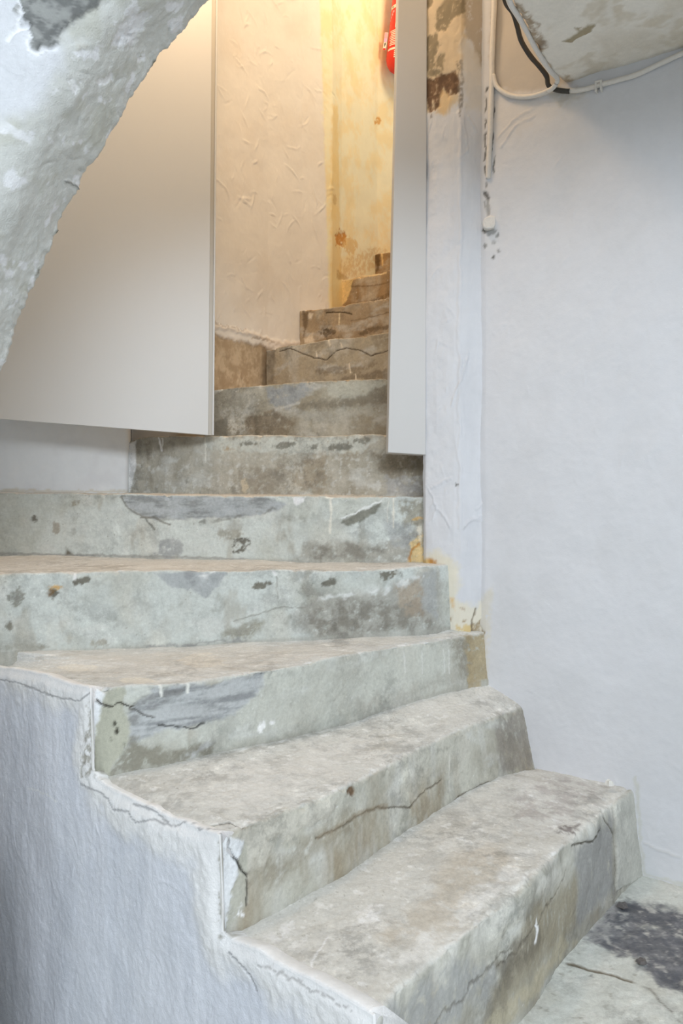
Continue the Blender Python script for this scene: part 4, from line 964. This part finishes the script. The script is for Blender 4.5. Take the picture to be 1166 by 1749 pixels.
# ------------------------------------------------------------------ rough arch (upper left, nearest)
def build_arch():
    edge = [(1500, -330), (1250, -375), (1000, -395), (800, -375), (660, -320), (560, -245), (470, -130), (405, -52), (362, 0), (325, 40), (290, 76), (262, 104), (250, 122), (232, 152), (200, 210), (182, 243), (165, 268), (130, 330), (112, 366), (100, 395), (78, 440), (60, 476), (50, 500), (35, 535), (15, 590), (0, 632), (-60, 740), (-150, 900), (-170, 1100), (-90, 1320), (-25, 1480), (-6, 1620), (0, 1800)]  # jamb out of view is made up, bulging low to shade the side wall
    yf = 1.60
    E = np.array([D(x, y, yf) for x, y in edge]); E = np.concatenate([E, [np.array([E[-1][0], yf, LOWER])]])
    d = np.concatenate([[0], np.cumsum(np.linalg.norm(np.diff(E, axis=0), axis=1))])
    i0, i1 = np.interp(8, np.arange(len(d)), d) - 0.02, np.interp(25, np.arange(len(d)), d) + 0.05
    s = np.concatenate([np.linspace(0, i0, 40)[:-1], np.arange(i0, i1, 0.003), np.linspace(i1, d[-1], 60)])
    C = np.stack([np.interp(s, d, E[:, k]) for k in range(3)], -1)
    # smooth tangent -> outward (into the wall) direction in the XZ plane
    Ts = np.gradient(C, axis=0); k = np.ones(61) / 61
    Tx = np.convolve(np.pad(Ts[:, 0], 30, 'edge'), k, 'valid'); Tz = np.convolve(np.pad(Ts[:, 2], 30, 'edge'), k, 'valid')
    L = np.hypot(Tx, Tz); out = np.stack([Tz / L, 0 * Tx, -Tx / L], -1)
    out = -out if out[len(out) // 2, 0] > 0 else out
    wob = out * (0.005 * fbm(s, s * 0, 18, 4, 6) + 0.0035 * fbm(s, s * 0 + 4, 60, 3, 7))[:, None]
    # section: back rounding -> soffit of the arch -> rounded arris -> face
    yn = -0.24
    prof = [(0.04, 0.05), (0.012, 0.015), (0.002, 0.004)] + [(0.0 + 0.012 * t, -0.004 + t * (yn + 0.10)) for t in np.linspace(0, 1, 44)]
    R = 0.10
    prof += [(0.012 + R * (1 - math.cos(a)), yn + 0.10 - R * math.sin(a)) for a in np.linspace(0.10, math.pi / 2, 36)]
    far = np.concatenate([np.arange(0.004, 0.34, 0.0038), np.linspace(0.34, 1.5, 14)])
    prof += [(0.012 + R + f, yn - 0.02 * f) for f in far]
    P = np.stack([C + out * a + np.array([0, b, 0]) + wob * math.exp(-max(0.0, 0.004 - b + a) / 0.03) for a, b in prof])
    S = Surf(P, ref_row=20, seed=81)
    S.V = S.V  # section length
    v0 = S.V[3].mean()
    w = S.V - v0
    S.col[:] = A(208, 211, 216)
    S.tone(A(198, 201, 205), sstep(-0.2, 0.5, S.n(6, 4, 1)) * 0.5)
    gb = sstep(0.27, 0.19, w + 0.09 * S.n(6, 4, 2))
    S.tone(A(198, 200, 196), gb * 0.9)
    S.tone(A(186, 187, 178), gb * sstep(0.0, 0.5, S.n(9, 4, 3)) * 0.7)
    S.tone(A(224, 226, 230), gb * sstep(0.35, 0.5, S.n(16, 4, 4)) * 0.8)
    # scaled patch where the paint has come off
    pk = [(30, 18), (40, -60), (180, -60), (170, 10), (140, 28), (105, 55), (95, 78), (70, 90), (48, 84), (42, 60), (50, 40)]
    S.fill(pk, A(150, 152, 150), soft=0.003, warp=0.008, f=40, dep=-0.004)
    S.fill(pk, A(98, 100, 100), a=0.8, soft=0.004, warp=0.008, brk=0.62, brk_f=50)
    S.line([(30, -10), (36, 22), (24, 50), (46, 42), (50, 60), (46, 80), (66, 92), (98, 78)], 0.003, A(226, 228, 232), dep=0.005, warp=0.006)
    S.line([(12, 70), (24, 52), (46, 38)], 0.0025, A(226, 228, 232), dep=0.004); S.oval(138, 74, 5, 8, A(196, 196, 190), dep=-0.003)
    for x, y, r in ((212, 58, 10), (238, 100, 6), (180, 140, 12), (130, 145, 9), (225, 70, 7)): S.oval(x, y, r, r * 0.7, A(228, 230, 234), warp=0.01, dep=0.0025)
    S.fill([(205, 40), (235, 26), (250, 20), (245, 50), (225, 75), (190, 80)], A(222, 224, 228), a=0.8, warp=0.012, dep=0.002)
    S.line([(110, 310), (130, 318), (120, 322)], 0.002, A(140, 140, 136), dep=-0.003)
    # a few dark nicks along the arris
    for x, y in ((262, 108), (98, 396), (62, 462)): S.oval(x, y, 3, 3, A(130, 128, 118), dep=-0.003)
    S.h += 0.006 * S.n(4, 3, 8) + 0.0025 * S.n(14, 4, 9) + 0.0008 * S.n(60, 3, 10)
    S.strokes(190, 58, (0.02, 0.09), 0.0022, 0.0019, region=(i0, 0.0, i1, 0.7), curve=0.6)
    def back(G):
        m = G[-1].copy(); m[:, 1] = yf + 0.05
        return np.stack([m])
    o = solid_from(S, "wall_arch", M_ROUGH, back)
    structure(o, "rough white plaster arch with a flaked grey patch, nearest at upper left", "arch")
build_arch()

# ------------------------------------------------------------------ cables
def tube(name, pts, r, mat, parent=None, n=10, per=6):
    pts = np.array(pts, float)
    c = interp3(pts, per); k = len(c)
    T = np.gradient(c, axis=0); T /= np.linalg.norm(T, axis=1, keepdims=True)
    up = np.array([0.31, -0.8, 0.5]); N = np.cross(T, up); N /= np.linalg.norm(N, axis=1, keepdims=True); Bn = np.cross(T, N)
    a = np.linspace(0, 2 * np.pi, n, endpoint=False)
    rr = r * (1 + 0.10 * fbm(np.arange(k) * 0.02, np.zeros(k), 9, 3, 4))
    ring = c[:, None] + rr[:, None, None] * (np.cos(a)[None, :, None] * N[:, None] + np.sin(a)[None, :, None] * Bn[:, None])
    V = ring.reshape(-1, 3)
    i = np.arange(k - 1)[:, None] * n; j = np.arange(n)[None]; jn = (j + 1) % n
    q = np.stack([i + j, i + jn, i + n + jn, i + n + j], -1).reshape(-1, 4)
    return mesh_obj(name, V, q, None, mat, parent, ngons=[np.arange(n)[::-1], np.arange(n) + (k - 1) * n])
def interp3(p, per):
    n = len(p); out = []
    for i in range(n - 1):
        p0, p1_, p2_, p3_ = p[max(i - 1, 0)], p[i], p[i + 1], p[min(i + 2, n - 1)]
        for t in np.linspace(0, 1, per, endpoint=False):
            out.append(0.5 * ((2 * p1_) + (-p0 + p2_) * t + (2 * p0 - 5 * p1_ + 4 * p2_ - p3_) * t * t + (-p0 + 3 * p1_ - 3 * p2_ + p3_) * t**3))
    out.append(p[-1]); return np.array(out)
def wy(x): return wall_y((x - CX) / F_PX)
def CW(x, y, off=0.008): return D(x, y, wy(x) - off)
def thing(name, label, cat, loc):
    o = bpy.data.objects.new(name, None); COL.objects.link(o); tag(o, label, cat); return o

c = tube("wall_cable", [CW(846, -330), CW(846, -100), CW(844, 0), CW(842, 50), CW(840, 100), CW(840, 135), CW(839, 160), CW(838, 190), CW(837, 225), CW(835, 262), CW(834, 285), CW(834, 305, 0.004)], 0.0072, M_WHITE)
tag(c, "white painted cable running straight down the corner beside the pillar", "cable")
c2 = thing("curved_cable", "white painted cable looping from the corner and along the ceiling line to the right", "cable", None)
tube("sheath", [CW(842, 128), CW(847, 146), CW(860, 158), CW(880, 165), CW(905, 165), CW(930, 158), CW(945, 150), CW(965, 154), CW(990, 154), CW(1015, 148), CW(1050, 138), CW(1085, 128), CW(1120, 112), CW(1150, 98), CW(1180, 84), CW(1260, 45)], 0.0062, M_WHITE, c2)
# clip that holds it
def clip(px, py, parent):
    p = CW(px, py, 0.016); u_ = np.array([0.81, -0.58, 0])
    for k_, du_ in enumerate((-0.006, 0.007)):
        a_ = p + u_ * du_
        prism("clip", [a_ + np.array([-0.003, 0, -0.013]), a_ + np.array([0.003, 0, -0.013]), a_ + np.array([0.003, 0, 0.013]), a_ + np.array([-0.003, 0, 0.013])], (0.008, 0.014, 0), M_WHITE, parent, 0.001)
    prism("clip", [p + u_ * -0.008 + np.array([0, -0.001, 0.008]), p + u_ * 0.009 + np.array([0, -0.001, 0.008]), p + u_ * 0.009 + np.array([0, -0.001, 0.013]), p + u_ * -0.008 + np.array([0, -0.001, 0.013])], (0.008, 0.014, 0), M_WHITE, parent, 0.001)
clip(1021, 146, c2)
c3 = tube("black_cable", [D(852, -60, 1.95), D(862, 0, 1.97), D(876, 22, 1.98), D(883, 45, 2.0), D(890, 70, 2.03), D(905, 95, 2.06), D(922, 115, 2.09), D(933, 130, 2.11), D(936, 145, 2.115), D(945, 152, 2.112), D(958, 155, 2.10), D(972, 156, 2.09)], 0.0062, M_BLACK)
tag(c3, "black cable hanging under the broken ceiling edge", "cable")
c4 = tube("edge_cable", [D(858, -60, 1.66), D(869, 0, 1.752), D(886, 30, 1.82), D(900, 55, 1.88), D(914, 82, 1.94), D(926, 102, 1.99), D(938, 120, 2.035), D(950, 132, 2.08), D(951, 140, 2.09), D(944, 150, 2.105), D(936, 155, 2.118)], 0.0062, M_WHITE)
tag(c4, "white painted cable along the broken edge of the ceiling", "cable")
# small painted cover in the corner
cv = prism("cable_cover", [D(825, 388, 2.222), D(831, 391, 2.220), D(843, 389, 2.214), D(846, 382, 2.212), D(845, 370, 2.212), D(838, 367, 2.216), D(826, 373, 2.222), D(824, 380, 2.222)], (0.012, 0.05, 0), M_WHITE, None, 0.003)
tag(cv, "small white painted cover at the lower end of the corner cable", "cover")

# ------------------------------------------------------------------ fire extinguisher, mostly hidden behind the narrow board
def lathe(name, prof, mat, parent, n=40, a0=0.0, a1=2 * math.pi, thick=0.0):
    full = abs(a1 - a0 - 2 * math.pi) < 1e-6
    a = np.linspace(a0, a1, n, endpoint=not full)
    V = np.array([[r * math.cos(t), r * math.sin(t), z] for r, z in prof for t in a]); k = len(prof)
    i = np.arange(k - 1)[:, None] * n; j = np.arange(n if full else n - 1)[None]; jn = (j + 1) % n
    q = np.stack([i + j, i + jn, i + n + jn, i + n + j], -1).reshape(-1, 4)
    return mesh_obj(name, V, q, None, mat, parent)
ext = bpy.data.objects.new("fire_extinguisher", None); COL.objects.link(ext)
tag(ext, "red fire extinguisher with white printed label hung on the yellow stairwell wall", "fire extinguisher")
R = 0.066
lathe("body", [(0.001, 0.004), (0.02, 0.002), (0.036, 0.004), (0.050, 0.014), (0.060, 0.030), (R, 0.055), (R, 0.38), (0.062, 0.40), (0.05, 0.425), (0.03, 0.442), (0.022, 0.45), (0.022, 0.47), (0.001, 0.47)], M_RED, ext)
lathe("valve", [(0.001, 0.46), (0.018, 0.465), (0.018, 0.50), (0.026, 0.505), (0.026, 0.53), (0.001, 0.532)], M_METAL, ext, 20)
prism("lever", [np.array(v) for v in ((-0.10, -0.012, 0.535), (0.03, -0.012, 0.535), (0.03, -0.012, 0.548), (-0.10, -0.012, 0.56))], (0, 0.024, 0), M_METAL, ext, 0.002)
hose = tube("hose", [(0.02, 0, 0.515), (0.07, 0, 0.50), (0.10, 0, 0.44), (0.095, 0, 0.34), (0.088, 0, 0.22), (0.086, 0, 0.12)], 0.009, M_BLACK, ext)
lab = bpy.data.objects.new("label_print", None)
def band(name, a0, a1, z0, z1, mat, parent, r=R + 0.0006):
    return lathe(name, [(r, z0), (r, z1)], mat, parent, 14, math.radians(a0), math.radians(a1))
# angle -90 faces the camera; -180 is the left silhouette
b = band("label_band", -200, -20, 0.276, 0.292, M_LABEL, ext)
for i_ in range(6): band("band_dash", -170 + i_ * 22, -162 + i_ * 22, 0.281, 0.286, M_DARK, b, R + 0.0011)
lb = band("label_bars", -150, -20, 0.078, 0.088, M_LABEL, ext)
rng = np.random.RandomState(3)
zz = 0.10
for i_ in range(9):                         # small print in rows
    band("text_row", -146 + rng.rand() * 8, -40 + rng.rand() * 15, zz, zz + 0.0045, M_LABEL, lb); zz += 0.0082
band("pictogram", -120, -104, 0.182, 0.206, M_LABEL, lb)
for i_ in range(7): band("text_row", -112 + 0 * i_, -92 - rng.rand() * 6, 0.210 + i_ * 0.0085, 0.2145 + i_ * 0.0085, M_LABEL, lb)
for i_ in range(4): band("script_mark", -158 + i_ * 5, -153 + i_ * 7, 0.222 + i_ * 0.011, 0.232 + i_ * 0.011, M_PINK, lb)
for i_ in range(4): band("text_row", -112, -92, 0.040 + i_ * 0.009, 0.045 + i_ * 0.009, M_LABEL, lb)
# inspection tag hanging at the left
tg = prism("inspection_tag", [np.array(v) for v in ((-0.083, -0.03, 0.088), (-0.069, -0.03, 0.088), (-0.066, -0.03, 0.170), (-0.082, -0.03, 0.170))], (0, 0.002, 0), M_LABEL, ext)
def tagbit(n_, x0, x1, z0, z1, m_): prism(n_, [np.array(v) for v in ((x0, -0.0312, z0), (x1, -0.0312, z0), (x1, -0.0312, z1), (x0, -0.0312, z1))], (0, 0.001, 0), m_, tg)
tagbit("tag_stripe", -0.082, -0.068, 0.142, 0.168, M_PINK); tagbit("tag_stripe", -0.081, -0.069, 0.126, 0.142, M_VIOLET); tagbit("tag_stripe", -0.082, -0.070, 0.088, 0.096, M_RED)
tagbit("tag_mark", -0.078, -0.0755, 0.104, 0.120, M_DARK); tagbit("tag_mark", -0.0755, -0.073, 0.110, 0.122, M_DARK)
prism("wall_bracket", [np.array(v) for v in ((-0.02, 0.060, 0.40), (0.02, 0.060, 0.40), (0.02, 0.060, 0.49), (-0.02, 0.060, 0.49))], (0.0, 0.035, 0), M_METAL, ext, 0.002)
ext.location = tuple(D(681, 124, 3.86)); ext.rotation_euler = (0, math.radians(6.0), math.radians(-8))

# ------------------------------------------------------------------ loose flakes and grit
def flake(px, py, d, size, h, col, label, cat, seed, name, z=None):
    r = np.random.RandomState(seed); n = 9
    a = np.sort(r.rand(n) * 0.5 + np.arange(n)) / n * 2 * np.pi
    rad = size * (0.65 + 0.5 * r.rand(n))
    p = D(px, py, d)
    base_ = [p + np.array([math.cos(t) * q, math.sin(t) * q * 0.8, 0]) for t, q in zip(a, rad)]
    top_ = [p + np.array([math.cos(t) * q * 0.75, math.sin(t) * q * 0.6, h * (0.7 + 0.6 * r.rand())]) for t, q in zip(a, rad)]
    V = np.array(base_ + top_ + [p + np.array([0, 0, h * 1.15])])
    f = [[i, (i + 1) % n, n + (i + 1) % n, n + i] for i in range(n)] + [[n + i, n + (i + 1) % n, 2 * n] for i in range(n)] + [list(range(n))[::-1]]
    me = bpy.data.meshes.new(name); me.from_pydata([tuple(v) for v in V], [], f); me.materials.append(col); me.update()
    o = bpy.data.objects.new(name, me); COL.objects.link(o); tag(o, label, cat)
M_FLAKE = plain_mat("paint_flake", A(214, 212, 206), 0.8, 0.3, 150, 0.06)
M_GRIT = plain_mat("dark_grit", A(96, 92, 90), 0.9, 0.5, 200, 0.3)
flake(1041, 1341, 1.985, 0.012, 0.010, M_FLAKE, "white paint flake on the lowest step by the wall", "flake", 1, "paint_flake")
flake(1095, 1643, 1.626, 0.013, 0.006, M_GRIT, "dark flat pebble on the slate floor patch", "pebble", 2, "pebble")
flake(1064, 1549, 1.835, 0.014, 0.007, M_GRIT, "dark lump of grit at the foot of the bottom step, by the right wall", "grit", 4, "grit_lump")
